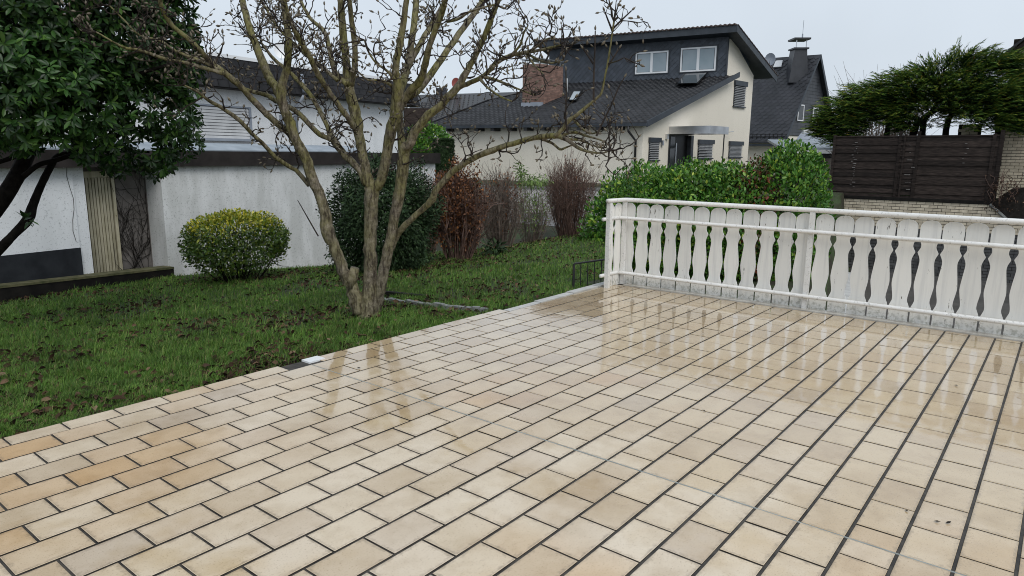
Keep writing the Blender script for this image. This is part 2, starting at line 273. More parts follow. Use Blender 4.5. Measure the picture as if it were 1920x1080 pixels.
M = dict(
 tile=tile_mat(),
 grout=surf('grout', (.018, .015, .012), (.060, .052, .042), .6, 14, bump=.4, bscale=150),
 joint=surf('joint_sealant', (.20, .22, .21), (.30, .32, .30), .4, 12, bump=0),
 kerb=surf('kerb_stone', (.42, .41, .39), (.58, .57, .54), .35, 5),
 sill=surf('wet_sill', (.34, .31, .27), (.55, .53, .48), .12, 6, bump=.1),
 picket=picket_mat(),
 rail=paint_mat('rail_paint', (.78, .775, .755), (.62, .61, .58), (6, 6, 6), .4, .3),
 lawn=lawn_mat(),
 road=surf('wet_asphalt', (.10, .105, .115), (.16, .165, .175), .22, 3, bump=.3, bscale=90),
 yard=surf('yard_paving', (.06, .058, .055), (.11, .105, .10), .35, 2, bump=.3, bscale=50),
 render=paint_mat('white_render', (.76, .78, .80), (.60, .62, .63), (2.2, 2.2, .5), .5, .8),
 grender=paint_mat('garage_render', (.70, .71, .71), (.42, .43, .41), (3.2, 3.2, .9), .5, .85),
 plinth=surf('plinth_dark', (.014, .016, .020), (.026, .029, .034), .8, 4, spec=.2),
 fascia=surf('fascia_dark', (.016, .013, .012), (.032, .027, .025), .7, 4, bscale=12, spec=.2),
 slab=surf('mansard_slate', (.010, .010, .011), (.022, .021, .023), .55, 6, var=.25, spec=.25),
 metal=surf('zinc', (.20, .235, .27), (.30, .34, .38), .5, 3, metal=.0, bump=0),
 steel=surf('stainless', (.45, .46, .48), (.62, .63, .65), .28, 1.5, metal=.9, bump=0),
 brownwall=surf('brown_render', (.10, .09, .083), (.17, .155, .145), .9, 3, bscale=70, bump=.5),
 board=surf('cream_boards', (.33, .30, .20), (.50, .46, .34), .6, 5, var=.1, stretch=(3, 3, .5)),
 timber=surf('wet_timber', (.005, .0045, .004), (.014, .012, .010), .7, 7, spec=.2),
 moss=surf('moss', (.05, .055, .02), (.13, .12, .06), .9, 9),
 shutter=surf('shutter_grey', (.42, .43, .44), (.52, .53, .54), .5, 3, var=.06, bump=0),
 grey=surf('grey_metal', (.22, .25, .30), (.30, .33, .38), .4, 2, bump=0),
 dark=surf('dark_metal', (.012, .012, .013), (.025, .025, .027), .4, 3, bump=0),
 cream=paint_mat('cream_render', (.81, .755, .65), (.73, .68, .58), (.8, .8, .25), .35, .85),
 rooft=surf('roof_tile', (.008, .0085, .010), (.021, .021, .024), .34, 1.5, var=.4, bump=.1, spec=.42),
 roofedge=surf('roof_edge', (.026, .033, .043), (.040, .049, .062), .5, 3, bump=0),
 ridge=surf('ridge_tile', (.055, .034, .028), (.09, .06, .05), .5, 3, var=.2, bump=0),
 slate=surf('slate', (.036, .045, .060), (.062, .074, .094), .5, 3, var=.22, bump=.1),
 slate2=surf('slate_dark', (.018, .020, .025), (.036, .038, .045), .42, 1.2, var=.22, bump=.1),
 frame=surf('window_white', (.74, .76, .78), (.80, .81, .82), .3, 3, bump=0),
 blind=surf('blind', (.26, .33, .37), (.33, .39, .43), .12, .8, bump=0),
 blinddark=surf('blind_slat', (.05, .055, .065), (.08, .085, .095), .4, 3, bump=0),
 slatlight=surf('blind_slat_light', (.30, .31, .32), (.42, .43, .44), .35, 3, bump=0),
 glass=surf('dark_glass', (.02, .024, .028), (.035, .04, .045), .06, 1, bump=0),
 brickred=surf('brick_red', (.17, .10, .08), (.27, .165, .13), .8, 5, var=.25),
 mortar=surf('mortar', (.15, .125, .11), (.21, .185, .165), .9, 8),
 brickcream=surf('brick_cream', (.50, .43, .32), (.66, .58, .45), .7, 8, var=.14, bscale=60),
 brickgrey=surf('brick_grey', (.055, .055, .058), (.10, .10, .10), .7, 4, var=.2),
 mortardark=surf('mortar_dark', (.016, .014, .012), (.032, .028, .025), .9, 9, spec=.1),
 fencewood=surf('dark_fence_wood', (.018, .013, .011), (.068, .051, .043), .75, 3, var=.4, spec=.2, stretch=(2.2, 1.2, 14), bump=.4, c3=None, lo=.4, hi=.8),
 bleached=surf('bleached_wood', (.09, .08, .075), (.26, .245, .23), .8, 9, stretch=(1, 1, 6)),
 bark=bark_mat('magnolia_bark', (.075, .058, .040), (.300, .262, .200), (.205, .195, .060), 1.0),
 twig=bark_mat('magnolia_twig', (.020, .014, .012), (.055, .041, .032), (.06, .055, .018), .2),
 bud=surf('magnolia_bud', (.085, .068, .050), (.19, .165, .12), .8, 20, bump=0),
 darkbark=surf('dark_bark', (.005, .004, .0035), (.014, .012, .010), .9, 20, spec=.1, bump=.6, bscale=50, bdist=.01),
 stem=surf('shrub_stem', (.060, .034, .026), (.175, .105, .080), .8, 12, var=.3, bump=0),
 stem2=surf('shrub_stem_grey', (.07, .052, .042), (.18, .14, .11), .8, 12, var=.3, bump=0),
 rhodo=leafmat('rhododendron_leaf', [(0, (.008, .024, .006)), (.5, (.019, .056, .011)), (.82, (.042, .105, .021)), (1, (.09, .175, .036))], .38, .12, .32),
 laurel=leafmat('laurel_leaf', [(0, (.026, .088, .012)), (.45, (.060, .175, .020)), (.8, (.125, .270, .032)), (.94, (.23, .37, .045)), (1, (.36, .42, .05))], .38, .22, .32),
 photinia=leafmat('photinia_leaf', [(0, (.03, .06, .015)), (.5, (.07, .05, .02)), (.8, (.14, .045, .02)), (1, (.20, .04, .025))], .35, .1),
 euon=leafmat('euonymus_leaf', [(0, (.028, .065, .010)), (.6, (.065, .125, .015)), (1, (.15, .20, .02))], .4, .15),
 euontop=leafmat('euonymus_gold', [(0, (.10, .17, .015)), (.5, (.27, .30, .02)), (1, (.50, .44, .03))], .4, .2),
 yew=leafmat('dark_shrub_leaf', [(0, (.010, .022, .008)), (.6, (.022, .048, .016)), (1, (.050, .085, .032))], .6, .05, .2),
 beech=leafmat('beech_leaf', [(0, (.035, .015, .010)), (.5, (.095, .036, .016)), (.85, (.21, .075, .022)), (1, (.33, .14, .035))], .6, .15),
 fresh=leafmat('light_leaf', [(0, (.07, .13, .025)), (1, (.20, .30, .07))], .5, .25),
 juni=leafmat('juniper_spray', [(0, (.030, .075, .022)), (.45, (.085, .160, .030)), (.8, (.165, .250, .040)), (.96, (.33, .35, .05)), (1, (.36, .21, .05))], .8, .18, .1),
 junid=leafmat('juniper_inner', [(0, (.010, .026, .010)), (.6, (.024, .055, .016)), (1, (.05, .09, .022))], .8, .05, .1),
 grass=leafmat('grass_blade', [(0, (.040, .094, .014)), (.45, (.086, .190, .026)), (.8, (.148, .275, .044)), (.93, (.23, .31, .075)), (.97, (.30, .28, .11)), (1, (.20, .14, .07))], .5, .25, .3),
 deadleaf=leafmat('dead_leaf', [(0, (.016, .009, .006)), (.6, (.048, .028, .016)), (.92, (.12, .072, .042)), (1, (.24, .165, .11))], .75, .05, .15),
 dish=surf('dish_white', (.80, .81, .82), (.85, .86, .87), .35, 3, bump=0),
 reddish=surf('dish_red', (.30, .07, .06), (.38, .10, .08), .5, 3, bump=0),
 edging=surf('edging_stone', (.12, .125, .12), (.24, .245, .235), .6, 12, var=.15),
 skylit=surf('skylight_glass', (.45, .52, .58), (.60, .66, .70), .12, 1, bump=0),
)

# ------------------------------------------------------------------ the setting: ground, street, terrace
def axis(parts):
    out = []
    for a, b, st in parts: out += list(np.arange(a, b, st))
    return np.array(out+[parts[-1][1]])
gx = axis([(-300, -20, 40), (-20, -4, 2), (-4, 7.5, .25), (7.5, 8.6, .04), (8.6, 29.4, .4), (29.4, 29.8, .02), (29.8, 34, .5), (34, 60, 4), (60, 400, 40)])
gy = axis([(-300, -20, 40), (-20, -2, 2), (-2, 1.6, .4), (1.6, 2, .02), (2, 15, .25), (15, 30, 1), (30, 60, 6), (60, 400, 40)])
GX, GY = np.meshgrid(gx, gy, indexing='ij'); GZ = hgt(GX, GY)
nx, ny = GX.shape; idx = np.arange(nx*ny).reshape(nx, ny)
ground = bigmesh('ground', np.stack([GX, GY, GZ], -1).reshape(-1, 3), np.stack([idx[:-1, :-1], idx[1:, :-1], idx[1:, 1:], idx[:-1, 1:]], -1).reshape(-1, 4), M['lawn'], smooth=True)
tag(ground, kind='structure')
mb = MB(); mb.poly([(17.6, 9.5, -.605), (23.8, 9.5, -.605), (23.8, 60, -.605), (17.6, 60, -.605)]); road = tag(mb.build('street', M['road']), kind='structure')
mb = MB(); mb.poly([(7.75, -25, -2.69), (29.5, -25, -2.69), (29.5, 6.45, -2.69), (7.75, 1.78, -2.69)]); tag(mb.build('lower_yard', M['yard']), kind='structure')

terrace = bpy.data.objects.new('terrace', None); col.objects.link(terrace); tag(terrace, kind='structure')
mb = MB(); mb.box((-2, -6, -.42), (9.62, 0, 0), (0, 10.40, 0), (0, 0, .4150)); mb.box((-2, 4.40, -.42), (7.42, 0, 0), (0, .115, 0), (0, 0, .4145)); mb.build('grout_bed', M['grout'], terrace)
mb = MB(); mb.box((7.62, -6, -2.75), (.06, 0, 0), (0, 8, 0), (0, 0, 2.70)); mb.build('retaining_face', M['brickgrey'], terrace)
ylines = [-.0195+.1955*k for k in range(-17, 2)]+[.371, .567, .762, .958, 1.155, 1.351, 1.551, 1.753, 1.955, 2.157, 2.358, 2.559, 2.760, 2.961, 3.162, 3.362, 3.565, 3.768, 3.972, 4.176, 4.379]
K0 = len(ylines)-22                                # ylines[K0+21] = 4.379
JX = 3.017; TP = .2925
specs = []
for i in range(len(ylines)-1):
    y0, y1 = ylines[i], ylines[i+1]; k = i+1-K0; ph = .969 if k % 2 else 1.114
    x = ph-TP*12
    while x < 7.47:
        a, b_ = x, min(x+TP, 7.485)
        cuts = [a, b_] if not (a+.02 < JX < b_-.02) else [a, JX, b_]
        for c0, c1 in zip(cuts[:-1], cuts[1:]):
            if c1 > -.3 and c1-c0 > .03: specs.append((c0, c1, y0, y1))
        x += TP
for x in np.arange(-.75, 5.2, .2935):              # narrow cut row along the lawn
    a = x+.058
    if 2.74 < a < 3.08: continue
    specs.append((a, min(a+.2935, 5.44), 4.379, 4.525+(.012 if a < 2.8 else 0)))
def tilemesh(Lx, Ly):
    g = .0050; gy_ = .0072; b = .0016; t = .016
    x0, x1, y0, y1 = -Lx/2+g, Lx/2-g, -Ly/2+gy_, Ly/2-gy_
    V = [(x0, y0, -t), (x1, y0, -t), (x1, y1, -t), (x0, y1, -t), (x0, y0, -b), (x1, y0, -b), (x1, y1, -b), (x0, y1, -b), (x0+b, y0+b, 0), (x1-b, y0+b, 0), (x1-b, y1-b, 0), (x0+b, y1-b, 0)]
    Fc = [(8, 9, 10, 11)]
    for i in range(4):
        j = (i+1) % 4; Fc += [(i, j, j+4, i+4), (i+4, j+4, j+8, i+8)]
    return np.array(V), Fc
def parea(s):
    c = np.array([(s[0], s[2], 0), (s[1], s[2], 0), (s[1], s[3], 0), (s[0], s[3], 0)], float); q = c-CAM; z = q@_f
    if z.min() < .3: return 0
    u, v, _ = project(c); ok = (np.clip(u, 0, 1920) == u) & (np.clip(v, 0, 1080) == v)
    if not ok.any(): return 0
    u = np.clip(u, 0, 1920); v = np.clip(v, 0, 1080)
    return abs(sum(u[i]*v[(i+1) % 4]-u[(i+1) % 4]*v[i] for i in range(4)))/2
order = sorted(range(len(specs)), key=lambda i: -parea(specs[i])); big = set(order[:300])
def sidemat(me):
    me.materials.append(M['grout']); k = np.zeros(len(me.polygons), np.int32); k[1::9] = 1; k[3::9] = 1; k[5::9] = 1; k[7::9] = 1; me.polygons.foreach_set('material_index', k); u = np.zeros((len(me.polygons), 4, 2), np.float32)+.5; u[0::9] = [(0, 0), (1, 0), (1, 1), (0, 1)]; me.uv_layers.new(name='edge').data.foreach_set('uv', u.ravel())
cache = {}; rest = MB()
for i, s in enumerate(specs):
    Lx, Ly = round(s[1]-s[0], 3), round(s[3]-s[2], 3); key = (Lx, Ly)
    c = np.array([(s[0]+s[1])/2, (s[2]+s[3])/2, random.uniform(-.0012, .0012)]); rx, ry = random.gauss(0, .0022), random.gauss(0, .0022)
    if i in big:
        if key not in cache:
            V, Fc = tilemesh(*key); mbt = MB(); mbt.add(V, Fc); cache[key] = mbt.mesh('tile', M['tile']); sidemat(cache[key])
        o = link('tile', cache[key], terrace, c); o.rotation_euler = (rx, ry, random.gauss(0, .0015))
    elif parea(s) > 0 or (-1 < s[0] and s[2] > -2.4):
        V, Fc = tilemesh(*key); V = V+c; V[:, 2] += (V[:, 0]-c[0])*-ry+(V[:, 1]-c[1])*rx; rest.add(V, Fc)
sidemat(rest.build('tile_field', M['tile'], terrace, kind='stuff').data)
mb = MB(); mb.box((JX-.0045, -6, -.012), (.009, 0, 0), (0, 10.38, 0), (0, 0, .0112)); mb.build('expansion_joint', M['joint'], terrace)
mb = MB(); mb.box((7.490, -6, -.03), (.128, 0, 0), (0, 10.22, 0), (0, 0, .041)); mb.build('sill_strip', M['sill'], terrace)
for x0, x1, y0, y1, z in ((5.45, 5.98, 4.405, 4.49, .0), (5.99, 6.62, 4.40, 4.50, .008), (6.63, 7.17, 4.40, 4.505, .016), (7.18, 7.66, 4.40, 4.505, .018)):
    mb = MB(); mb.box((x0, y0-.02, -.4), (x1-x0, 0, 0), (0, y1-y0, 0), (0, 0, .4+z)); mb.build('edge_stone', M['kerb'], terrace)
mb = MB(); mb.cbox((3.10, 4.47, -.002), (.145, 0, 0), (0, .10, 0), (0, 0, .02)); mb.build('edge_tile', M['frame'], terrace, label='loose pale blue-white tile at the terrace edge')
mb = MB(); mb.cbox((2.955, 4.46, -.012), (.14, 0, 0), (0, .06, 0), (0, 0, .01)); mb.build('edge_flashing', M['edging'], terrace)

def bez(P, n):                                    # smooth path through points (Catmull-Rom)
    P = np.asarray(P, float); Q = np.vstack([2*P[0]-P[1], P, 2*P[-1]-P[-2]]); out = []
    for i in range(1, len(Q)-2):
        t = np.linspace(0, 1, n, endpoint=False)[:, None]; a, b_, c, d = Q[i-1], Q[i], Q[i+1], Q[i+2]
        out.append(.5*((2*b_)+(-a+c)*t+(2*a-5*b_+4*c-d)*t*t+(-a+3*b_-3*c+d)*t**3))
    out.append(Q[-2][None]); return np.vstack(out)

# ------------------------------------------------------------------ white balustrade
XF = 7.58
fence = thing('balustrade', 'white painted wooden balustrade with wavy pickets along the tiled terrace', 'fence', (7.58, 4.28, 0))
def lathe_tube(mb, a, b, r, k=12): return mb.tube([a, b], [r, r], k)
corner, endp = np.array([XF, 4.285, 0]), np.array([7.205, 4.283, 0])
for P, r in ((endp, .026), (corner, .024), (np.array([XF, 2.068, 0]), .024), (np.array([XF, -.13, 0]), .024), (np.array([XF, -2.33, 0]), .024)):
    mb = MB(); mb.box(P+[-r, -r, 0], (2*r, 0, 0), (0, 2*r, 0), (0, 0, 1.032)); mb.build('post', M['rail'], fence)
def railpath(z, r, x=XF, ext=.05):
    mb = MB(); mb.tube([(endp[0]-ext, 4.283+(XF-x), z+.004), (x-.03, 4.283+(XF-x), z), (x, 4.255+(XF-x), z), (x, 1.0, z-.004), (x, -2.4, z-.008)], [r]*5, 12); return mb
railpath(1.056, .026).build('rail', M['rail'], fence, smooth=True)
railpath(.835, .022, XF-.042, .07).build('rail', M['rail'], fence, smooth=True)
railpath(.150, .022, XF-.042, .09).build('rail', M['rail'], fence, smooth=True)
# picket outline: half width as a function of height; two bulges of gap, arched head
prof = [(-.012, .086), (.06, .087), (.13, .087), (.158, .087), (.185, .078), (.22, .0655), (.26, .066), (.31, .074), (.375, .0835), (.42, .0825), (.50, .074), (.58, .064), (.625, .0615), (.66, .069), (.69, .082), (.702, .086), (.715, .082), (.745, .067), (.77, .0625), (.80, .069), (.83, .083), (.86, .0875), (.945, .0875), (.975, .080), (.995, .064), (1.010, .040), (1.017, 0)]
def dens(pr):
    pr = np.array(pr); P_ = bez(np.column_stack([pr[:, 1], 0*pr[:, 0], pr[:, 0]]), 3); return np.stack([P_[:, 2], np.clip(P_[:, 0], 0, .0885)], 1)
pp = dens(prof); outline = [(-h, z) for z, h in pp]+[(h, z) for z, h in pp[::-1][1:]]
mb = MB(); n_ = len(outline); mb.slab([(0, x, z) for x, z in outline], (.013, 0, 0)); pmesh = mb.mesh('picket', M['picket'])
for i in range(38):
    y = 4.150+.095-.1908*(i)-.0
    o = link('picket', pmesh, fence, np.array([XF+.030, y, random.uniform(-.004, .004)])-worigin(fence)); o.rotation_euler = (random.gauss(0, .004), random.gauss(0, .003), random.gauss(0, .006))
for k, xx in enumerate((7.30, 7.49)):
    o = link('picket', pmesh, fence, np.array([xx, 4.318, 0])-worigin(fence)); o.rotation_euler = (0, 0, R(90))

# low dark railing below the hedge
lr = thing('low_railing', 'low dark metal railing between lawn and hedge beside the terrace corner', 'railing', (7.5, 4.62, -.1))
A_, B_ = np.array([7.25, 4.80, 0]), np.array([7.72, 4.58, 0])
mb = MB(); mb.tube([A_+[0, 0, .24], B_+[0, 0, .27]], [.012]*2, 8); mb.build('rail', M['dark'], lr)
for t in np.linspace(0, 1, 6):
    P = A_+(B_-A_)*t; rr = .016 if t in (0, 1) else .007; mb = MB(); mb.tube([P+[0, 0, -.12], P+[0, 0, .24+.03*t]], [rr]*2, 6); mb.build('bar', M['dark'], lr)

# ------------------------------------------------------------------ leaf tools
def leaf_template(wid=.32, fold=.10, droop=.12):
    y = [0, .30, .70, 1.0]; w_ = [0, .5*wid*.9, .5*wid, 0]; m_ = [0, 0, -.02, -droop]
    V = [(0, 0, 0), (-w_[1], .3, fold*.5), (0, .3, 0), (w_[1], .3, fold*.5), (-w_[2], .7, fold*.5-droop*.45), (0, .7, -droop*.45), (w_[2], .7, fold*.5-droop*.45), (0, 1, -droop)]
    Fc = [(0, 2, 1), (0, 3, 2), (1, 2, 5), (1, 5, 4), (2, 3, 6), (2, 6, 5), (4, 5, 7), (5, 6, 7)]
    return np.array(V), np.array(Fc)
def small_template(wid=.5): return np.array([(0, 0, 0), (-wid/2, .5, .08), (wid/2, .5, .08), (0, 1, -.05)]), np.array([(0, 2, 1), (1, 2, 3)])
def nrm(a): return a/(np.linalg.norm(a, axis=-1, keepdims=True)+1e-9)
def leaves(name, parent, P, D, U, S, m, tmpl, n_ind=0, smooth=True, piece='leaf'):
    """P base points, D axis directions, U rough normals, S lengths"""
    T, Fc = tmpl; D = nrm(D); X = nrm(np.cross(D, U)); Nn = np.cross(X, D)
    if n_ind:
        u, v, z = project(P+D*S[:, None]*.5); tc_ = nrm(CAM-P); sc_ = S/z*np.abs((Nn*tc_).sum(1)+.15)*((u > 0) & (u < 1920) & (v > 0) & (v < 1080))*(1+.0*z)
        ctr = P.mean(0); front = ((P-ctr)*nrm(CAM-ctr)).sum(1); sc_ = sc_*np.exp(front*1.2)
        sel = np.argsort(-sc_)[:n_ind]; mb_ = MB(); mb_.add(T, [tuple(q) for q in Fc]); me = mb_.mesh(piece, m, smooth=smooth); org = worigin(parent)
        for i in sel:
            o = link(piece, me, parent)
            mt = Matrix(np.column_stack([np.column_stack([X[i]*S[i], D[i]*S[i], Nn[i]*S[i]]), P[i]-org]).tolist()+[[0, 0, 0, 1]]); o.matrix_basis = mt
        keep = np.ones(len(P), bool); keep[sel] = False; P, D, X, Nn, S = P[keep], D[keep], X[keep], Nn[keep], S[keep]
    V = P[:, None, :]+S[:, None, None]*(T[None, :, 0:1]*X[:, None, :]+T[None, :, 1:2]*D[:, None, :]+T[None, :, 2:3]*Nn[:, None, :])
    k = len(T); F2 = (Fc[None]+(np.arange(len(P))*k)[:, None, None]).reshape(-1, 3)
    return bigmesh(name, V.reshape(-1, 3), F2, m, parent, smooth=smooth, kind='stuff')
def rdir(n): return nrm(rng.standard_normal((n, 3)))
# ------------------------------------------------------------------ magnolia
tb = ghit(688, 597); D0 = float((tb-CAM)@_fh)
mag = thing('magnolia_tree', 'bare magnolia with mossy forking trunks and plump buds on the lawn', 'tree', tb)
limbs = [   # (name, [(x, y, width px)], depth offset at start, at end)
 ('trunk', [(688, 612, 64), (690, 592, 50), (693, 560, 37), (694, 520, 31), (694, 480, 29), (695, 430, 28), (696, 385, 30), (697, 350, 32)], 0, 0),
 ('branch', [(697, 352, 26), (688, 325, 22), (680, 290, 21), (675, 262, 22), (670, 228, 24), (662, 195, 23), (654, 158, 22), (649, 112, 16), (642, 50, 14), (637, -10, 12), (630, -80, 10)], 0, .3),
 ('branch', [(657, 165, 14), (666, 112, 13), (661, 50, 12), (654, -5, 10), (650, -70, 8)], .15, -.3),
 ('branch', [(697, 356, 24), (711, 345, 23), (719, 319, 22), (727, 275, 22), (734, 245, 24), (742, 210, 28), (746, 178, 26), (745, 150, 17), (743, 125, 15), (753, 62, 14), (762, 0, 12), (770, -70, 10)], 0, -.5),
 ('branch', [(746, 185, 20), (757, 150, 17), (764, 125, 16), (774, 62, 15), (781, 0, 13), (786, -60, 11)], -.1, .5),
 ('branch', [(764, 130, 11), (778, 100, 12), (792, 75, 12), (812, 42, 11), (837, -2, 10), (870, -60, 8)], .1, .8),
 ('branch', [(747, 205, 22), (766, 175, 18), (787, 150, 16), (797, 120, 14), (806, 83, 13), (827, 28, 12), (836, -5, 11), (850, -70, 9)], -.1, -.8),
 ('branch', [(770, 180, 16), (792, 160, 16), (829, 108, 14), (871, 50, 13), (904, 2, 12), (950, -70, 9)], -.1, .9),
 ('branch', [(700, 590, 30), (708, 565, 26), (714, 535, 24), (723, 493, 23), (733, 440, 22), (743, 390, 23), (752, 347, 24), (756, 305, 26), (760, 280, 24), (768, 270, 21), (780, 245, 19), (802, 218, 18), (833, 190, 17), (857, 164, 16), (882, 122, 13), (904, 79, 12), (925, 25, 11), (937, -5, 10), (960, -70, 8)], .05, -.6),
 ('branch', [(755, 295, 20), (753, 275, 19), (750, 241, 17), (748, 205, 16), (742, 175, 12)], .12, .2),
 ('branch', [(853, 168, 12), (883, 154, 11), (906, 143, 10), (933, 117, 10), (958, 104, 9), (985, 99, 8), (1020, 92, 6), (1052, 84, 4)], -.2, -.7),
 ('branch', [(734, 468, 14), (745, 440, 16), (762, 421, 14), (787, 397, 13), (808, 378, 16), (818, 357, 14), (843, 327, 14), (865, 310, 14), (898, 291, 13), (933, 278, 13), (970, 267, 12), (1000, 258, 12), (1030, 255, 12), (1048, 256, 12), (1066, 264, 9), (1084, 277, 8), (1102, 284, 6), (1128, 287, 4), (1142, 283, 3)], .05, -1.1),
 ('branch', [(1040, 256, 9), (1054, 243, 9), (1068, 225, 9), (1083, 214, 8), (1100, 200, 7), (1115, 187, 6), (1128, 174, 5), (1135, 140, 4), (1141, 110, 4), (1148, 60, 3), (1151, 40, 2.5)], -.95, -1.2),
 ('branch', [(678, 585, 40), (668, 560, 34), (659, 535, 28), (643, 507, 27), (628, 467, 27), (613, 430, 32), (609, 397, 24), (597, 360, 23), (584, 332, 22), (573, 296, 21), (557, 266, 21), (543, 230, 23), (532, 203, 22), (526, 172, 24), (533, 145, 17), (539, 120, 15), (541, 86, 14), (538, 50, 13), (531, 0, 12), (522, -70, 9)], 0, -.4),
 ('branch', [(526, 180, 19), (514, 160, 18), (502, 143, 18), (485, 99, 17), (467, 52, 15), (454, 0, 14), (440, -70, 11)], -.1, .5),
 ('branch', [(553, 262, 15), (539, 247, 14), (515, 228, 14), (495, 208, 14), (471, 184, 14), (453, 164, 13), (425, 140, 13), (396, 118, 12), (376, 97, 12), (357, 76, 11), (324, 49, 10), (305, 18, 9), (296, -20, 8)], -.05, -1.0),
 ('branch', [(580, 348, 11), (560, 324, 10), (538, 309, 10), (515, 293, 10), (498, 274, 9), (471, 249, 9), (451, 228, 10), (420, 205, 9), (394, 190, 8), (370, 172, 6), (345, 160, 4)], 0, -.9),
 ('branch', [(688, 345, 17), (672, 315, 16), (647, 291, 15), (628, 266, 16), (619, 250, 12), (609, 226, 10), (586, 184, 10), (567, 161, 10), (541, 133, 9), (515, 112, 7), (490, 80, 5)], 0, .6),
 ('branch', [(625, 263, 12), (605, 255, 11), (593, 247, 11), (562, 215, 11), (541, 200, 10), (518, 190, 10), (500, 179, 10), (471, 171, 8), (445, 160, 6)], .1, .3),
 ('branch', [(668, 242, 13), (657, 228, 12), (641, 205, 12), (620, 177, 12), (604, 152, 12), (592, 130, 12), (578, 101, 11), (565, 80, 11), (546, 42, 10), (533, 0, 9), (520, -60, 7)], -.05, -.9),
 ('branch', [(652, 158, 13), (638, 147, 12), (626, 130, 11), (617, 88, 10), (607, 57, 9), (584, 37, 8), (567, 8, 7), (550, -40, 5)], 0, .8),
 ('branch', [(632, 150, 9), (618, 138, 9), (600, 122, 8), (585, 111, 8), (548, 79, 7), (520, 50, 6), (495, 10, 5)], 0, 1.0),
 ('branch', [(420, 137, 9), (385, 128, 8), (350, 118, 7), (318, 112, 7), (290, 104, 7), (262, 94, 6), (235, 90, 6), (215, 80, 4), (180, 60, 3)], -.75, -1.3),
 ('branch', [(412, 132, 8), (370, 112, 7), (330, 96, 6), (300, 76, 5), (262, 66, 4), (235, 40, 3), (205, 10, 3)], -.75, -1.0),
]
for pts_ in ([(958, 104, 6), (975, 85, 5), (982, 62, 4), (990, 48, 3)], [(985, 99, 6), (1010, 112, 5), (1035, 118, 4), (1056, 112, 3)], [(905, 143, 8), (930, 150, 6), (955, 160, 5), (985, 172, 4), (1002, 178, 3)], [(900, 148, 7), (915, 165, 5), (940, 182, 4), (960, 190, 3)], [(975, 101, 6), (1000, 92, 5), (1022, 75, 4), (1036, 70, 3)], [(985, 100, 5), (1005, 125, 4), (1020, 140, 3)], [(1048, 256, 8), (1075, 248, 6), (1100, 255, 5), (1125, 262, 4), (1140, 270, 3)], [(1060, 262, 7), (1085, 262, 5), (1110, 272, 4), (1130, 278, 3)], [(1010, 258, 8), (1035, 268, 6), (1050, 280, 6), (1062, 276, 4), (1085, 268, 3)], [(1075, 222, 7), (1090, 240, 5), (1108, 250, 4), (1120, 248, 3)], [(740, 150, 8), (725, 132, 6), (705, 118, 5), (690, 95, 4), (683, 75, 3)], [(735, 160, 7), (712, 150, 5), (690, 150, 4), (672, 135, 3)], [(838, 40, 7), (860, 35, 6), (885, 20, 5), (930, 8, 3)]):
    limbs.append(('branch', pts_, -.5, -.8))
twigs, buds = MB(), MB()
def bud(P, d, s):
    d = d/np.linalg.norm(d); x = np.cross(d, [.3, .5, .8]); x /= np.linalg.norm(x); y = np.cross(d, x); V = [P]
    for t, r in ((.25, .17), (.55, .19)):
        V += [P+d*s*t+(x*math.cos(a)+y*math.sin(a))*s*r for a in (0, 1.2566, 2.513, 3.77, 5.027)]
    V.append(P+d*s); Fc = [(0, 1+(i+1) % 5, 1+i) for i in range(5)]+[(1+i, 1+(i+1) % 5, 6+(i+1) % 5, 6+i) for i in range(5)]+[(6+i, 6+(i+1) % 5, 11) for i in range(5)]
    buds.add(V, Fc)
def twig(P, d, ln, r, lvl):
    """knobbly zig-zag magnolia shoot that turns up towards its tip"""
    n = max(3, int(ln/.045)); pts = [P]; d = d/np.linalg.norm(d); q = P.copy()
    for i in range(n):
        d = d+rng.standard_normal(3)*.40+np.array([0, 0, .13]); d /= np.linalg.norm(d); q = q+d*ln/n; pts.append(q.copy())
        if lvl < 2 and rng.random() < (.50 if lvl == 0 else .34):
            s = np.cross(d, rng.standard_normal(3)); s /= np.linalg.norm(s); twig(q, d*.45+s*.9+np.array([0, 0, .25]), ln*rng.uniform(.3, .6), r*.62, lvl+1)
    rad = np.linspace(r, r*.5, n+1)*(1+.22*rng.standard_normal(n+1)).clip(.7, 1.6); twigs.tube(pts, rad, 4, cap=False)
    if rng.random() < .85: bud(q, d, rng.uniform(.036, .060))
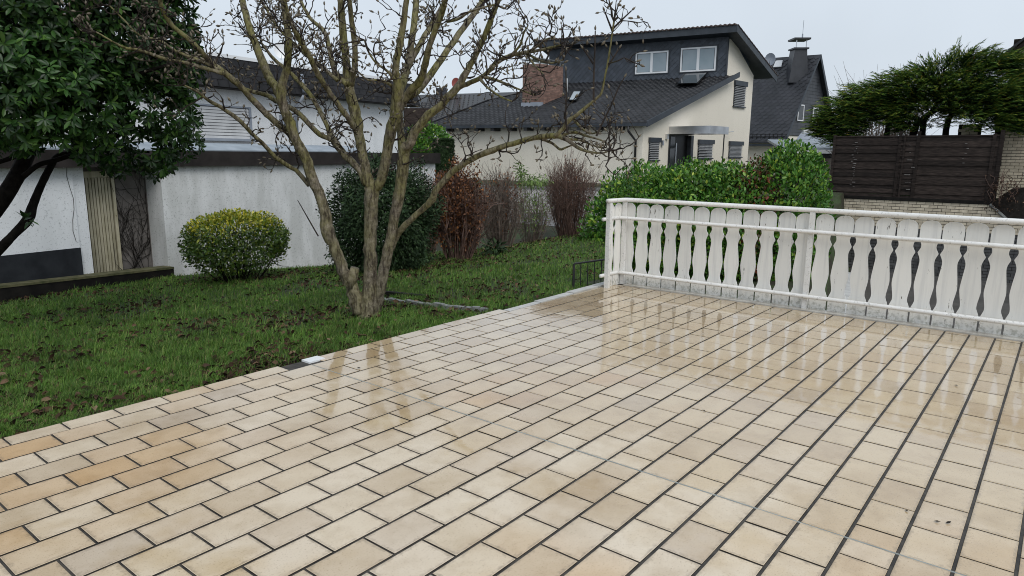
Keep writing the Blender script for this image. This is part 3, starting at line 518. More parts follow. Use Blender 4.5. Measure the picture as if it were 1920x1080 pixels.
for nm, pts, o0, o1 in limbs:
    n = len(pts); fan = (o0 == -.5); P = [pd(x, y, D0+.02+o0+(o1-o0)*(i/(n-1))**1.2) for i, (x, y, w_) in enumerate(pts)]
    D_ = [float((p-CAM)@_fh) for p in P]; rad = [w_*.425*pxm(d_) for (x, y, w_), d_ in zip(pts, D_)]
    sub = 4; path = bez(P, sub); rr = np.interp(np.linspace(0, n-1, len(path)), range(n), rad)
    path[1:-1] += rng.standard_normal((len(path)-2, 3))*(rr[1:-1, None]*.07); mb = MB()
    mb.tube(path, rr*(1+.03*rng.standard_normal(len(rr))), 16 if rad[0] > .06 else 9, wob=.06); mb.build(nm, M['bark'], mag, smooth=True)
    seg = np.linalg.norm(np.diff(path, axis=0), axis=1); u, v, _ = project(path)
    for i in range(1, len(path)-1):
        if rr[i] > .085 or v[i] > 330 or v[i] < -60: continue
        lam = seg[i]*(4.0 if rr[i] > .055 else 6.5 if rr[i] > .032 else 8.5)*(.62 if fan else 1)
        if u[i] > 800 and v[i] > 250: lam *= .8
        if u[i] > 1040: lam *= .5
        for _ in range(rng.poisson(lam)):
            t = path[i+1]-path[i-1]; t /= np.linalg.norm(t); s = np.cross(t, rng.standard_normal(3)); s /= np.linalg.norm(s)
            if v[i] > 280 and s[2] < -.4: s = -s
            twig(path[i]+s*rr[i]*.7, s+t*.35+np.array([0, 0, .15]), rng.uniform(.10, .42)*(1.0 if rr[i] < .05 else .75), .0078, 0)
    if rr[-1] < .03:
        for _ in range(2 if fan else 5): twig(path[-1], (path[-1]-path[-3])+rdir(1)[0]*.08, rng.uniform(.15, .4), .007, 0)
    elif v[-1] > -40: twig(path[-1], path[-1]-path[-3], .3, .008, 0)
# long water shoots at the end of the low branch and a dead stick on the trunk
for pts in ([(1113, 188), (1113, 150), (1115, 100), (1116, 58)], [(1064, 250), (1060, 215), (1062, 185), (1061, 134)], [(1118, 255), (1132, 225), (1147, 195), (1158, 168), (1170, 146)], [(1148, 60), (1153, 30), (1158, 14)], [(1136, 130), (1150, 108), (1160, 92)], [(1148, 55), (1165, 38), (1184, 20)], [(1148, 58), (1140, 38), (1134, 22)], [(1113, 120), (1103, 105), (1094, 92)]):
    P = [pd(x, y, D0-1.1) for x, y in pts]; path = bez(P, 3); twigs.tube(path, np.linspace(.010, .0055, len(path)), 5, cap=False); bud(path[-1], path[-1]-path[-2], .05)
    for i in (3, 5, 7):
        if i < len(path): twig(path[i], rdir(1)[0]*.5+Z*.6, .10, .004, 2)
P = [pd(x, y, D0-.05) for x, y in ((597, 443), (578, 410), (558, 375))]; twigs.tube(P, [.008, .007, .004], 5)
twigs.build('twigs', M['twig'], mag, kind='stuff'); buds.build('buds', M['bud'], mag, smooth=True, kind='stuff')
P = pd(652, 520, D0-.02); mb = MB(); mb.tube([P+[0, 0, -.1], P+np.array([.05, -.03, .02]), P+np.array([.06, -.05, .10])], [.075, .06, .05], 12, wob=.05)
mb.build('cut_stub', M['bark'], mag, smooth=True)

# ------------------------------------------------------------------ broad-leaved evergreen tree at the left
DR = 7.0; rb = pd(-140, 560, 6.6); rb[2] = float(hgt(rb[0], rb[1]))
rho = thing('evergreen_tree', 'dark glossy large-leaved evergreen tree leaning in from the left edge', 'tree', rb)
for nm, pts in (('trunk', [(-140, 620, 40), (-70, 470, 34), (0, 378, 28), (24, 343, 26), (40, 312, 25), (55, 279, 24), (75, 230, 20), (110, 150, 14)]),
                ('branch', [(-120, 590, 22), (0, 466, 17), (27, 438, 16), (52, 411, 19), (62, 383, 14), (79, 343, 13), (95, 312, 13), (110, 292, 12), (150, 286, 10), (210, 283, 8), (280, 285, 5)]),
                ('branch', [(43, 331, 11), (73, 309, 9), (101, 301, 9), (153, 284, 8), (200, 262, 6), (260, 240, 5)]), ('branch', [(-40, 312, 8), (0, 303, 8), (30, 291, 9), (45, 270, 8)]),
                ('branch', [(60, 262, 12), (140, 200, 10), (230, 150, 7), (320, 120, 5)]), ('branch', [(60, 250, 12), (90, 120, 9), (180, 20, 7)])):
    path = bez([pd(x, y, DR-.3+i*.08) for i, (x, y, w_) in enumerate(pts)], 4); rr = np.interp(np.linspace(0, len(pts)-1, len(path)), range(len(pts)), [w_*.5*pxm(DR) for _, _, w_ in pts])
    mb = MB(); mb.tube(path, rr, 9, wob=.07); mb.build(nm, M['darkbark'], rho, smooth=True)
blobs = [(-80, 130, 6.3, 190), (30, 60, 6.6, 150), (130, 60, 6.9, 150), (230, 50, 7.2, 130), (290, 110, 7.4, 88), (110, 170, 6.4, 105), (20, 200, 6.2, 85), (200, 210, 6.9, 95), (290, 215, 7.3, 80), (330, 258, 7.5, 48), (285, 285, 7.4, 50), (215, 300, 7.2, 32), (335, 165, 7.5, 42), (250, -70, 7.2, 125), (60, -100, 6.7, 190), (322, 20, 7.4, 46), (165, 262, 6.8, 48)]
wts = np.array([b[3]**2 for b in blobs], float); wts /= wts.sum(); PP, DD, UU, SS = [], [], [], []
for _ in range(4300):
    bx, by, bd, br = blobs[rng.choice(len(blobs), p=wts)]; c = pd(bx, by, bd); r_ = br*pxm(bd); d = rdir(1)[0]; d = d*np.array([1, 1, .95]); q = c+d*r_*rng.uniform(.55, 1.0)**.5
    uu, vv, _ = project(q)
    if uu > 392 or (vv > 334) or (235 < uu < 300 and 252 < vv < 288 and rng.random() < .8) or (uu < 70 and vv > 285) or (uu < 190 and vv > 306): continue
    ax = nrm(d*.8+np.array([0, 0, .35])+rng.standard_normal(3)*.25); x = nrm(np.cross(ax, rng.standard_normal(3))); y = np.cross(ax, x)
    n = rng.integers(6, 10); a0 = rng.uniform(0, 6.28)
    for k in range(n):
        a = a0+k*6.283/n+rng.normal(0, .2); rad_ = x*math.cos(a)+y*math.sin(a); tl = rng.uniform(.15, .75)
        PP.append(q+rad_*.008); DD.append(rad_+ax*tl-Z*rng.uniform(0, .35)); UU.append(ax-rad_*.2+rng.standard_normal(3)*.15); SS.append(rng.uniform(.062, .104))
leaves('crown', rho, np.array(PP), np.array(DD), np.array(UU), np.array(SS), M['rhodo'], leaf_template(.33, .12, .14), 300)
q = [pd(52, 412, DR-.25)]; PP = np.array([q[0]+rdir(1)[0]*.03 for _ in range(11)]); leaves('sprout_leaves', rho, PP, rdir(11)+[0, 0, .2], rdir(11)+Z, np.full(11, .10), M['rhodo'], leaf_template())

# ------------------------------------------------------------------ shrubs
def ellip_leaves(c, rad, n, outward=.7, size=(.03, .05), fill=(.8, 1.0), flat=1.0, lump=.08, pw_=2.0, zmin=None):
    d = rdir(n); q = np.abs(d)**pw_; d2 = d/(q.sum(1)**(1/pw_))[:, None]           # superellipsoid
    l_ = 1+lump*np.sin(d[:, 0]*7+1)*np.cos(d[:, 1]*6+2)*np.sin(d[:, 2]*5+.5)*2
    f_ = rng.uniform(fill[0], fill[1], n)[:, None]; P = c+d2*np.asarray(rad)*f_*l_[:, None]
    D = d*outward+rng.standard_normal((n, 3))*.55+Z*.25; U = d+Z*.4+rng.standard_normal((n, 3))*.35
    S = rng.uniform(size[0], size[1], n)
    if zmin is not None: k = P[:, 2] > zmin; P, D, U, S = P[k], D[k], U[k], S[k]
    return P, D, U, S
def stems(root, base, n, spread, height, r, m, sub=2, name='stems', tip=.25):
    mb = MB()
    for i in range(n):
        a = rng.uniform(0, 6.283); s = spread*math.sqrt(rng.random()); top = base+np.array([math.cos(a)*s, math.sin(a)*s, height*rng.uniform(.7, 1.0)*(1-.25*(s/spread)**2)])
        b0 = base+np.array([math.cos(a), math.sin(a), 0])*s*.42; mid = (b0+top)/2+np.array([math.cos(a), math.sin(a), 0])*s*.12+rng.standard_normal(3)*height*.03
        path = bez([b0-Z*.05, mid, top], 3); mb.tube(path, np.linspace(r, r*tip, len(path)), 4, cap=False)
        for _ in range(sub):
            j = rng.integers(2, len(path)-1); d = nrm((path[-1]-path[0])*.8+rng.standard_normal(3)*height*.35); l_ = height*rng.uniform(.12, .35); e = path[j]+d*l_
            mb.tube([path[j], path[j]+d*l_*.5+rng.standard_normal(3)*.02, e], [r*.5, r*.4, r*.2], 4, cap=False)
    return mb.build(name, m, root, kind='stuff')

# clipped golden shrub
b0 = ghit(448, 527); Db = float((b0-CAM)@_fh); s_ = pxm(Db); gb = thing('clipped_shrub', 'clipped rounded shrub with golden top leaves against the garage wall', 'shrub', b0)
c = b0+Z*(74*s_); rad = np.array([97*s_, 72*s_, 60*s_])
P, D, U, S = ellip_leaves(c, rad, 13500, size=(.040, .066), fill=(.72, 1.0), pw_=2.6, lump=.035, zmin=b0[2]+.13); top = P[:, 2] > c[2]+rad[2]*(.48+.14*rng.standard_normal(len(P)))
low = (P[:, 2] < c[2]-.45*rad[2]) & (rng.random(len(P)) < .55); keep = ~low
leaves('foliage', gb, P[~top & keep], D[~top & keep], U[~top & keep], S[~top & keep], M['euon'], small_template(.55), smooth=False)
leaves('golden_foliage', gb, P[top], D[top], U[top], S[top], M['euontop'], small_template(.55), smooth=False)
stems(gb, b0, 38, 78*s_, 105*s_, .011, M['darkbark'], 3)
# big dark rounded shrub behind the magnolia
b0 = ghit(722, 508); Db = float((b0-CAM)@_fh); s_ = pxm(Db); db = thing('rounded_shrub', 'large dark green rounded shrub behind the magnolia trunks', 'shrub', b0)
c = b0+Z*(98*s_); P, D, U, S = ellip_leaves(c, np.array([99*s_, 85*s_, 106*s_]), 38000, size=(.045, .080), fill=(.62, 1.02), pw_=2.7, lump=.12, zmin=b0[2]+.05)
leaves('foliage', db, P, D-Z*.5, U, S, M['yew'], small_template(.42), smooth=False); stems(db, b0, 20, 70*s_, 150*s_, .02, M['darkbark'], 2)
# reddish brown beech
b0 = ghit(858, 487); Db = float((b0-CAM)@_fh); s_ = pxm(Db); rbh = thing('copper_shrub', 'copper-brown shrub with dry leaves next to the dark rounded shrub', 'shrub', b0)
c = b0+Z*(95*s_); P, D, U, S = ellip_leaves(c, np.array([53*s_, 50*s_, 88*s_]), 11000, size=(.042, .072), fill=(.35, 1.03), lump=.16, zmin=b0[2]+.15)
k = rng.random(len(P)) < np.clip((P[:, 2]-b0[2])/(100*s_), .45, 1); leaves('foliage', rbh, P[k], D[k], U[k], S[k], M['beech'], small_template(.5), smooth=False); stems(rbh, b0, 90, 54*s_, 176*s_, .014, M['stem'], 4)
# bare multi-stem shrubs and light green one
def bare(name, label, px, py, halfw, hpx, n, m, r=.013, sub=5, leaf=None, nleaf=0):
    b0 = ghit(px, py); Db = float((b0-CAM)@_fh); s_ = pxm(Db); t = thing(name, label, 'shrub', b0)
    stems(t, b0, n, halfw*s_, hpx*s_, r, m, sub)
    if leaf:
        P, D, U, S = ellip_leaves(b0+Z*hpx*s_*.55, np.array([halfw*s_*.9, halfw*s_*.9, hpx*s_*.45]), nleaf, size=(.05, .09), fill=(.3, 1)); leaves('foliage', t, P, D, U, S, leaf, small_template(.35), smooth=False)
    return b0, s_, t
bare('bare_shrub', 'brown leafless upright shrub between the copper shrub and the light green one', 938, 466, 44, 160, 150, M['stem2'], .009, 6, M['beech'], 900)
bare('bare_shrub', 'dense reddish leafless shrub beside the laurel hedge', 1066, 444, 48, 160, 190, M['stem'], .009, 7, M['beech'], 500)
b0, s_, t = bare('leafy_shrub', 'loose shrub with drooping light green leaves among bare stems', 996, 455, 40, 112, 60, M['stem2'], .009, 5, M['fresh'], 1000)
P, D, U, S = ellip_leaves(b0+np.array([0, 0, 118*s_]), np.array([40*s_, 40*s_, 14*s_]), 380, size=(.08, .14), fill=(.2, 1)); leaves('drooping_leaves', t, P, D-Z*1.2, U, S, M['fresh'], small_template(.25), smooth=False)
P, D, U, S = ellip_leaves(b0+_r*(-22*s_)+np.array([0, 0, 132*s_]), np.array([12*s_, 12*s_, 32*s_]), 160, size=(.10, .16), fill=(.0, 1)); leaves('tall_shoot', t, P, D-Z*.6, U, S, M['fresh'], small_template(.22), smooth=False)
b0 = ghit(925, 478); t = thing('small_plant', 'small wilted brownish plant on the lawn in front of the bare shrub', 'plant', b0); P, D, U, S = ellip_leaves(b0+Z*.13, np.array([.26, .26, .16]), 150, size=(.08, .15), fill=(.2, 1)); leaves('foliage', t, P, D-Z*.3, U, S, M['yew'], small_template(.4), smooth=False)
bare('bare_shrub', 'thin purplish twiggy shrub behind the dark rounded shrub', 800, 476, 38, 165, 130, M['stem'], .009, 6, M['beech'], 260)
# clipped column and laurel behind the garage
P0 = pd(832, 320, 22); t = thing('clipped_column', 'dark clipped cylindrical conifer in front of the cream house corner', 'shrub', (P0[0], P0[1], float(hgt(P0[0], P0[1]))))
s_ = pxm(22); n = 9000; a = rng.uniform(0, 6.283, n); rr_ = np.where(rng.random(n) < .25, np.sqrt(rng.random(n)), 1.0)*17*s_; zz = np.where(rr_ < 16.9*s_, 55*s_, rng.uniform(-1, 55*s_, n)); d = np.stack([np.cos(a), np.sin(a), (rr_ < 16.9*s_)*1.0], 1)
P = P0+np.stack([np.cos(a)*rr_, np.sin(a)*rr_, zz], 1)+rng.standard_normal((n, 3))*.015; leaves('foliage', t, P, d+rng.standard_normal((n, 3))*.5, d+rng.standard_normal((n, 3))*.4, rng.uniform(.05, .09, n), M['yew'], small_template(.4), smooth=False)
mb = MB(); mb.tube([np.array([P0[0], P0[1], hgt(P0[0], P0[1])]), P0+Z*.5], [.15, .1], 8); mb.build('trunk', M['darkbark'], t)
mb = MB(); mb.tube([P0-Z*1.0, P0+Z*(53*s_)], [16*s_, 16*s_], 18); mb.build('core', M['yew'], t)
P0 = pd(800, 268, 26); t = thing('laurel_bush', 'green laurel bush behind the garage roof left of the cream house', 'shrub', (P0[0], P0[1], float(hgt(P0[0], P0[1]))))
s_ = pxm(26); P, D, U, S = ellip_leaves(P0, np.array([42*s_, 42*s_, 36*s_]), 2600, size=(.10, .16), fill=(.7, 1)); leaves('foliage', t, P, D, U, S, M['laurel'], leaf_template(.42)); mb = MB(); mb.tube([np.array([P0[0], P0[1], hgt(P0[0], P0[1])]), P0], [.08, .04], 6); mb.build('trunk', M['darkbark'], t)

# laurel hedge behind the balustrade
def hedge(name, label, blobs_, n, m, n_ind, size=(.062, .098), base=None, tm=None):
    c0 = np.array(blobs_[0][0]); g = float(hgt(c0[0], c0[1])) if base is None else base
    t = thing(name, label, 'hedge', (c0[0], c0[1], g)); PP = [[], [], [], []]; vol = np.array([np.prod(b[1])**(2/3) for b in blobs_]); vol /= vol.sum()
    for (c, rad_), v_ in zip(blobs_, vol):
        q = ellip_leaves(np.array(c), np.array(rad_), int(n*v_), outward=.35, size=size, fill=(.74, 1.02), pw_=2.5, lump=.045, zmin=g+.03)
        for i in range(4): PP[i].append(q[i])
    P, D, U, S = [np.concatenate(a) for a in PP]
    leaves('foliage', t, P, D+Z*.35, U, S, m, tm or leaf_template(.46, .08, .08), n_ind)
    mb = MB(); c1, r1 = blobs_[0]; c1 = np.array(c1)
    for i in range(7):
        a = rng.uniform(-1, 1, 2); q = c1+np.array([a[0]*r1[0]*.5, a[1]*r1[1]*.7, 0]); mb = MB(); mb.tube([np.array([q[0], q[1], g-.05]), q+rng.standard_normal(3)*.1, q+np.array([a[0]*.1, a[1]*.2, r1[2]*.6])], [.025, .018, .008], 6); mb.build('stem', M['darkbark'], t)
    return t
def sc13(bl): return [((c[0]*1.6, c[1]*1.6, EYE+(c[2]-EYE)*1.6), tuple(1.6*q for q in r_)) for c, r_ in bl]
hedge('laurel_hedge', 'broad bright green laurel hedge right behind the white balustrade corner', sc13([((9.0, 4.75, .56), (.72, .70, .90)), ((9.3, 4.1, .62), (.80, .80, .88)), ((9.26, 3.63, .62), (.62, .62, .88)), ((8.7, 5.05, .33), (.50, .50, .74))]), 40000, M['laurel'], 300, (.055, .120), base=-1.35)
hedge('laurel_shrub', 'taller domed laurel shrub at the right end of the hedge', sc13([((9.60, 2.96, .68), (.55, .53, 1.06))]), 13000, M['laurel'], 200, (.055, .120), base=-1.45)
hedge('photinia_shrub', 'reddish tinted shrub growing between the two laurels', sc13([((9.30, 3.28, .62), (.44, .36, .92))]), 3000, M['photinia'], 60, (.075, .12), base=-1.4)

# ------------------------------------------------------------------ left neighbours: garage, flat-roofed bungalow
AZG = R(7.8); eg = az_vec(AZG); ng = np.array([math.sin(AZG), -math.cos(AZG), 0])     # ng points to us
G0 = pd(318, 526, 12.0); G0z = G0[2]; LEN = float((pw(816, 300, G0, AZG)-G0)@eg); zfb = float(pw(500, 310, G0, AZG)[2]); zft = float(pw(500, 284.5, G0, AZG)[2])
gar = thing('garage', 'long white rendered garage with dark roof fascia behind the lawn', 'garage', G0)
mb = MB(); mb.box((G0[0], G0[1], -1.6), eg*LEN, -ng*5.0, Z*(zfb+1.6)); mb.build('wall', M['grender'], gar)
mb = MB(); mb.box(np.array([G0[0], G0[1], zfb+.002])+ng*.10-eg*3.4, eg*(LEN+3.5), -ng*.14, Z*(zft-zfb)); mb.build('fascia', M['fascia'], gar)
mb = MB(); mb.box(np.array([G0[0], G0[1], zft-.04])-ng*.05-eg*3.4, eg*(LEN+3.4), -ng*4.9, Z*.04); mb.build('flat_roof', M['yard'], gar)
l2 = float((pw(690, 300, G0, AZG)-G0)@eg)
mb = MB(); mb.slab([np.array([G0[0], G0[1], zft+.002])+ng*.09-eg*3.4, np.array([G0[0], G0[1], zft+.002])+ng*.09+eg*l2, np.array([G0[0], G0[1], zft+.13])-ng*.45+eg*l2, np.array([G0[0], G0[1], zft+.13])-ng*.45-eg*3.4], Z*.02); mb.build('roof_flashing', M['metal'], gar)

def on(P0, az, x, y): q = pw(x, y, P0, az); return q
def rect(P0, az, x0, x1, ytop, ybot, yx=None):
    """rectangle on the vertical plane: returns s0, s1, z0, z1 from a left/right px and top/bottom px read at the centre"""
    e = az_vec(az); xc = (x0+x1)/2; a = (on(P0, az, x0, (ytop+ybot)/2)-P0)@e; b_ = (on(P0, az, x1, (ytop+ybot)/2)-P0)@e
    return min(a, b_), max(a, b_), on(P0, az, xc, ybot)[2], on(P0, az, xc, ytop)[2]
def wpt(P0, e, s, z, nrm_=None, d=0):
    q = np.array([P0[0], P0[1], 0])+e*s+Z*z
    return q if nrm_ is None else q+nrm_*d
# left house wall with dark plinth, white pier, cream boarded door, creeper wall, mossy sleeper kerb
lh = thing('side_house', 'white rendered house wall with dark plinth at the left edge', 'house', G0-eg*4)
L0 = G0+ng*-.10; s1 = float((on(L0, AZG, 143, 400)-L0)@eg); zp = float(on(L0, AZG, 75, 472)[2])
mb = MB(); mb.box(wpt(L0, eg, s1-7, zp), eg*7, -ng*4, Z*(zft-zp+.6)); mb.build('wall', M['render'], lh)
mb = MB(); mb.box(wpt(L0, eg, s1-7, -1.6, ng, .02), eg*7, -ng*4, Z*(zp+1.6-.002)); mb.build('plinth', M['plinth'], lh)
sA, sB = s1+.004, float((on(L0, AZG, 166, 400)-L0)@eg)
mb = MB(); mb.box(wpt(L0, eg, sA, -1.6, ng, -.03), eg*(sB-sA), -ng*.5, Z*(zft+1.5)); mb.build('pier', M['render'], lh)
C0b = L0-ng*.35; mb = MB(); sC = float((on(C0b, AZG, 160, 400)-C0b)@eg); sD = float((on(G0, AZG, 306, 400)-G0)@eg)
mb.box(wpt(C0b, eg, sC-.3, -1.6), eg*(sD-sC+.9), -ng*.3, Z*(zfb+1.59)); mb.build('recessed_wall', M['brownwall'], lh)
door = None; d0 = float((on(C0b, AZG, 160, 420)-C0b)@eg); d1 = float((on(C0b, AZG, 219, 420)-C0b)@eg); zt = float(on(C0b, AZG, 185, 321)[2])
dr = MB(); dr.box(wpt(C0b, eg, d0, zt-.10, ng, .004), eg*(d1-d0), ng*.05, Z*.10); dr.box(wpt(C0b, eg, d1-.05, -1.5, ng, .004), eg*.05, ng*.05, Z*(zt+1.5-.102)); drf = dr.build('door', M['board'], lh)
nb = 9; bw = (d1-.055-d0)/nb
for i in range(nb): mb = MB(); mb.box(wpt(C0b, eg, d0+i*bw, -1.5, ng, .004), eg*(bw-.013), ng*.03, Z*(zt+1.5-.104)); mb.build('board', M['board'], drf)
mb = MB(); mb.box(wpt(C0b, eg, d0-.02, -1.5, ng, .001), eg*(d1-d0+.02), ng*.006, Z*(zt+1.5-.104)); mb.build('door_gap', M['timber'], drf)
cr = thing('creeper', 'leafless creeper branching over the brown recessed wall', 'plant', wpt(C0b, eg, d1+.4, -.5)); mb = MB()
def creep(s, z, a, ln, r, lv):
    pts = [(s, z)]
    for i in range(7):
        a += rng.normal(0, .25); s += math.cos(a)*ln/7; z += math.sin(a)*ln/7
        pts.append((s, z))
        if lv < 2 and rng.random() < .7: creep(s, z, a+rng.choice([-1, 1])*rng.uniform(.3, .9), ln*rng.uniform(.35, .7), r*.65, lv+1)
    P = [wpt(C0b, eg, min(max(a_, d1-.12*(lv == 0)), sD-.02), min(b_, zfb-.05), ng, .012+r+(.045 if a_ < d1 else 0)) for a_, b_ in pts]; mb.tube(P, np.linspace(r, r*.6, len(P)), 4, cap=False)
for i in range(10): creep(rng.uniform(d1+.1, sD-.1), -.55, rng.uniform(1.2, 2.2), rng.uniform(1.0, 2.0), .0045, 0)
mb.build('vines', M['darkbark'], cr, kind='stuff')
mb = MB(); pts = [(s1-.05-.16*math.sin(i*1.3)*.2, zp+.1+i*.17) for i in range(12)]; mb.tube([wpt(L0, eg, a, b_, ng, .006) for a, b_ in pts], [.0035]*12, 5); mb.build('dry_vine', M['darkbark'], cr)
ke = thing('sleeper_kerb', 'low dark kerb wall with mossy top in front of the side house', 'wall', G0+ng*.05); zk0 = float(on(G0, AZG, 316, 501)[2]); zk1 = float(on(G0+ng*.12, AZG, 2, 533)[2]); kl = -float((on(G0+ng*.12, AZG, 2, 530)-G0)@eg)+1.2
aK, bK = wpt(G0, eg, .02, zk0, ng, .12), wpt(G0, eg, -kl, zk1, ng, .12)
mb = MB(); q = [aK, bK, bK-ng*.26, aK-ng*.26]; mb.slab([p_-Z*(.02) for p_ in q], -Z*1.2); mb.build('beam', M['timber'], ke)
mb = MB(); mb.slab([p_+ng*.012*(1 if i < 2 else 0)-Z*.018 for i, p_ in enumerate(q)], Z*.035); mb.build('moss_cap', M['moss'], ke)

# bungalow above
U0 = G0-ng*4.9; DU = float((pw(500, 220, U0, AZG)-CAM)@_fh)
bun = thing('flat_roof_bungalow', 'white flat-roofed bungalow with slate mansard edge behind the garage', 'house', (U0[0], U0[1], 0))
sl = float((on(U0, AZG, 250, 200)-U0)@eg); sr = float((on(U0, AZG, 757, 230)-U0)@eg); zb0 = float(on(U0, AZG, 383, 168)[2]); zb1 = float(on(U0, AZG, 722, 190)[2]); zt0 = float(on(U0, AZG, 401, 112)[2]); zt1 = float(on(U0, AZG, 781, 158)[2]); zb = (zb0+zb1)/2; ztm = (zt0+zt1)/2
mb = MB(); mb.box(wpt(U0, eg, sl-6, -1.6), eg*(sr-sl+6), -ng*7, Z*(zb+1.6)); mb.build('wall', M['render'], bun)
mb = MB(); e1 = sr+.45
mb.slab([wpt(U0, eg, sl-6, zb, ng, .42), wpt(U0, eg, e1, zb, ng, .42), wpt(U0, eg, e1-.15, ztm, ng, .22), wpt(U0, eg, sl-6, ztm, ng, .22)], -ng*.3); mb.build('mansard', M['slab'], bun)
mb = MB(); hs_ = ztm-zb; rowsn = 4
for r_ in range(rowsn):
    z0 = zb+hs_*r_/rowsn; z1 = zb+hs_*(r_+1)/rowsn; dd = .42-.2*r_/rowsn; d2_ = .42-.2*(r_+1)/rowsn; s = sl-3-(r_ % 2)*.16
    while s < e1-.35:
        mb.add([wpt(U0, eg, s, z0-.01, ng, dd+.028), wpt(U0, eg, s+.30, z0-.01, ng, dd+.028), wpt(U0, eg, s+.30, z1+.03, ng, d2_+.006), wpt(U0, eg, s, z1+.03, ng, d2_+.006)], [(0, 1, 2, 3)])
        mb.add([wpt(U0, eg, s, z0-.01, ng, dd+.028), wpt(U0, eg, s+.30, z0-.01, ng, dd+.028), wpt(U0, eg, s+.30, z0-.012, ng, dd), wpt(U0, eg, s, z0-.012, ng, dd)], [(0, 1, 2, 3)]); s += .315
mb.build('slate_shingles', M['slab'], bun, kind='stuff')
mb = MB(); mb.box(wpt(U0, eg, sl-6, ztm+.002, ng, .26), eg*(e1-sl+6), -ng*.4, Z*.085); mb.build('roof_edge_trim', M['frame'], bun)
mb = MB(); mb.box(wpt(U0, eg, sl-6, zb-.03, ng, .40), eg*(e1-sl+6-.02), -ng*7.2, Z*.028); mb.build('soffit', M['fascia'], bun)
a, b_, z0, z1 = rect(U0, AZG, 352, 470, 197, 259); win = MB(); fw = .07
win.box(wpt(U0, eg, a, z0, ng, .003), eg*fw, ng*.05, Z*(z1-z0)); win.box(wpt(U0, eg, b_-fw, z0, ng, .003), eg*fw, ng*.05, Z*(z1-z0)); win.box(wpt(U0, eg, a-.03, z0-.07, ng, .003), eg*(b_-a+.1), ng*.12, Z*.068); win.box(wpt(U0, eg, a+fw+.002, z1-.04, ng, .003), eg*(b_-a-2*fw-.004), ng*.05, Z*.04)
wn = win.build('window', M['grey'], bun); ns = 10; hh = (z1-z0-.045)/ns
for i in range(ns): mb = MB(); mb.slab([wpt(U0, eg, a+fw+.003, z0+i*hh, ng, .034), wpt(U0, eg, b_-fw-.003, z0+i*hh, ng, .034), wpt(U0, eg, b_-fw-.003, z0+(i+1)*hh-.012, ng, .020), wpt(U0, eg, a+fw+.003, z0+(i+1)*hh-.012, ng, .020)], -ng*.012); mb.build('shutter_slat', M['shutter'], wn)
mb = MB(); mb.box(wpt(U0, eg, a+fw, z0, ng, .001), eg*(b_-a-2*fw), ng*.012, Z*(z1-z0)); mb.build('shutter_back', M['dark'], wn)
sp = float((on(U0, AZG, 549, 200)-U0)@eg); zpb = float(on(U0, AZG, 549, 272)[2]); mb = MB(); mb.tube([wpt(U0, eg, sp, zb-.05, ng, .48), wpt(U0, eg, sp, zb-.35, ng, .12), wpt(U0, eg, sp, zpb, ng, .12)], [.05]*3, 10); mb.tube([wpt(U0, eg, sp, zb+.05, ng, .49), wpt(U0, eg, sp, zb+.55, ng, .42)], [.05]*2, 10); mb.build('downpipe', M['grey'], bun, smooth=True)
s2 = float((on(U0, AZG, 530, 222)-U0)@eg); z2 = float(on(U0, AZG, 530, 240)[2]); mb = MB(); mb.box(wpt(U0, eg, s2-.12, z2, ng, .003), eg*.26, ng*.14, Z*.36); mb.build('meter_box', M['grey'], bun)
s2 = float((on(U0, AZG, 500, 236)-U0)@eg); z2 = float(on(U0, AZG, 500, 236)[2]); mb = MB(); mb.tube([wpt(U0, eg, s2+.45, z2-.09, ng, .05), wpt(U0, eg, s2, z2, ng, .4)], [.03, .03], 8); mb.build('wall_lamp', M['dark'], bun)
def dish(t, c, face, rw, m, mast, mm):
    face = nrm(np.asarray(face, float)); x = nrm(np.cross(face, Z)); y = np.cross(x, face); mb = MB(); V = [c-face*rw*.22]; k = 18
    for rr_ in (.5, 1.0): V += [c-face*rw*.22*(1-rr_**2)+(x*math.cos(a)*.86+y*math.sin(a))*rw*rr_ for a in np.arange(k)*2*math.pi/k]
    mb.add(V, [(0, 1+i, 1+(i+1) % k) for i in range(k)]+[(1+i, 1+k+i, 1+k+(i+1) % k, 1+(i+1) % k) for i in range(k)]); mb.build('reflector', m, t, smooth=True)
    mb = MB(); mb.tube([c-y*rw*.9, c+face*rw*.9-y*rw*.3], [.012]*2, 5); mb.build('feed_arm', mm, t); mb = MB(); mb.tube([c-face*rw*.25, c-face*rw*.35-y*rw*.4, np.asarray(mast, float)], [.022]*3, 6); mb.build('mast', mm, t)
cD = pd(527, 94, DU+.6); td = thing('satellite_dish', 'white satellite dish on the bungalow roof behind the magnolia', 'satellite dish', cD-Z*.9); dish(td, cD, CAM-cD+_r*4+Z*3, 15*pxm(DU), M['dish'], cD-Z*1.1, M['dish'])

# ------------------------------------------------------------------ cream house with black tiled roof
HA, HB = R(98.4), R(-5); ea, eb = az_vec(HA), az_vec(HB); H0 = pd(1206, 240, 33.0); H0 = np.array([H0[0], H0[1], 0.0])
na = np.array([math.sin(HA-math.pi), -math.cos(HA-math.pi), 0]); na = na if na@(CAM-H0) > 0 else -na          # front normal, towards us
nb_ = np.array([math.sin(HB), -math.cos(HB), 0]); nb_ = nb_ if nb_@(CAM-H0) > 0 else -nb_
house = thing('cream_house', 'cream rendered house with black tiled roof and slate-clad dormer', 'house', H0+Z*.2)
def HP(s, t, z): return H0+ea*s+eb*t+Z*z
TS = 7.8; ZE, TE = 3.10, -.45; SL = (5.84-ZE)/(TS-TE); RL = 12.3; TR = 11.02
def rz(t): return ZE+(t-TE)*SL
mb = MB(); mb.slab([HP(0, 0, .0), HP(11.2, 0, .0), HP(11.2, TR, .0), HP(0, TR, .0)], Z*(rz(0)-.13))
mb.build('wall', M['cream'], house)
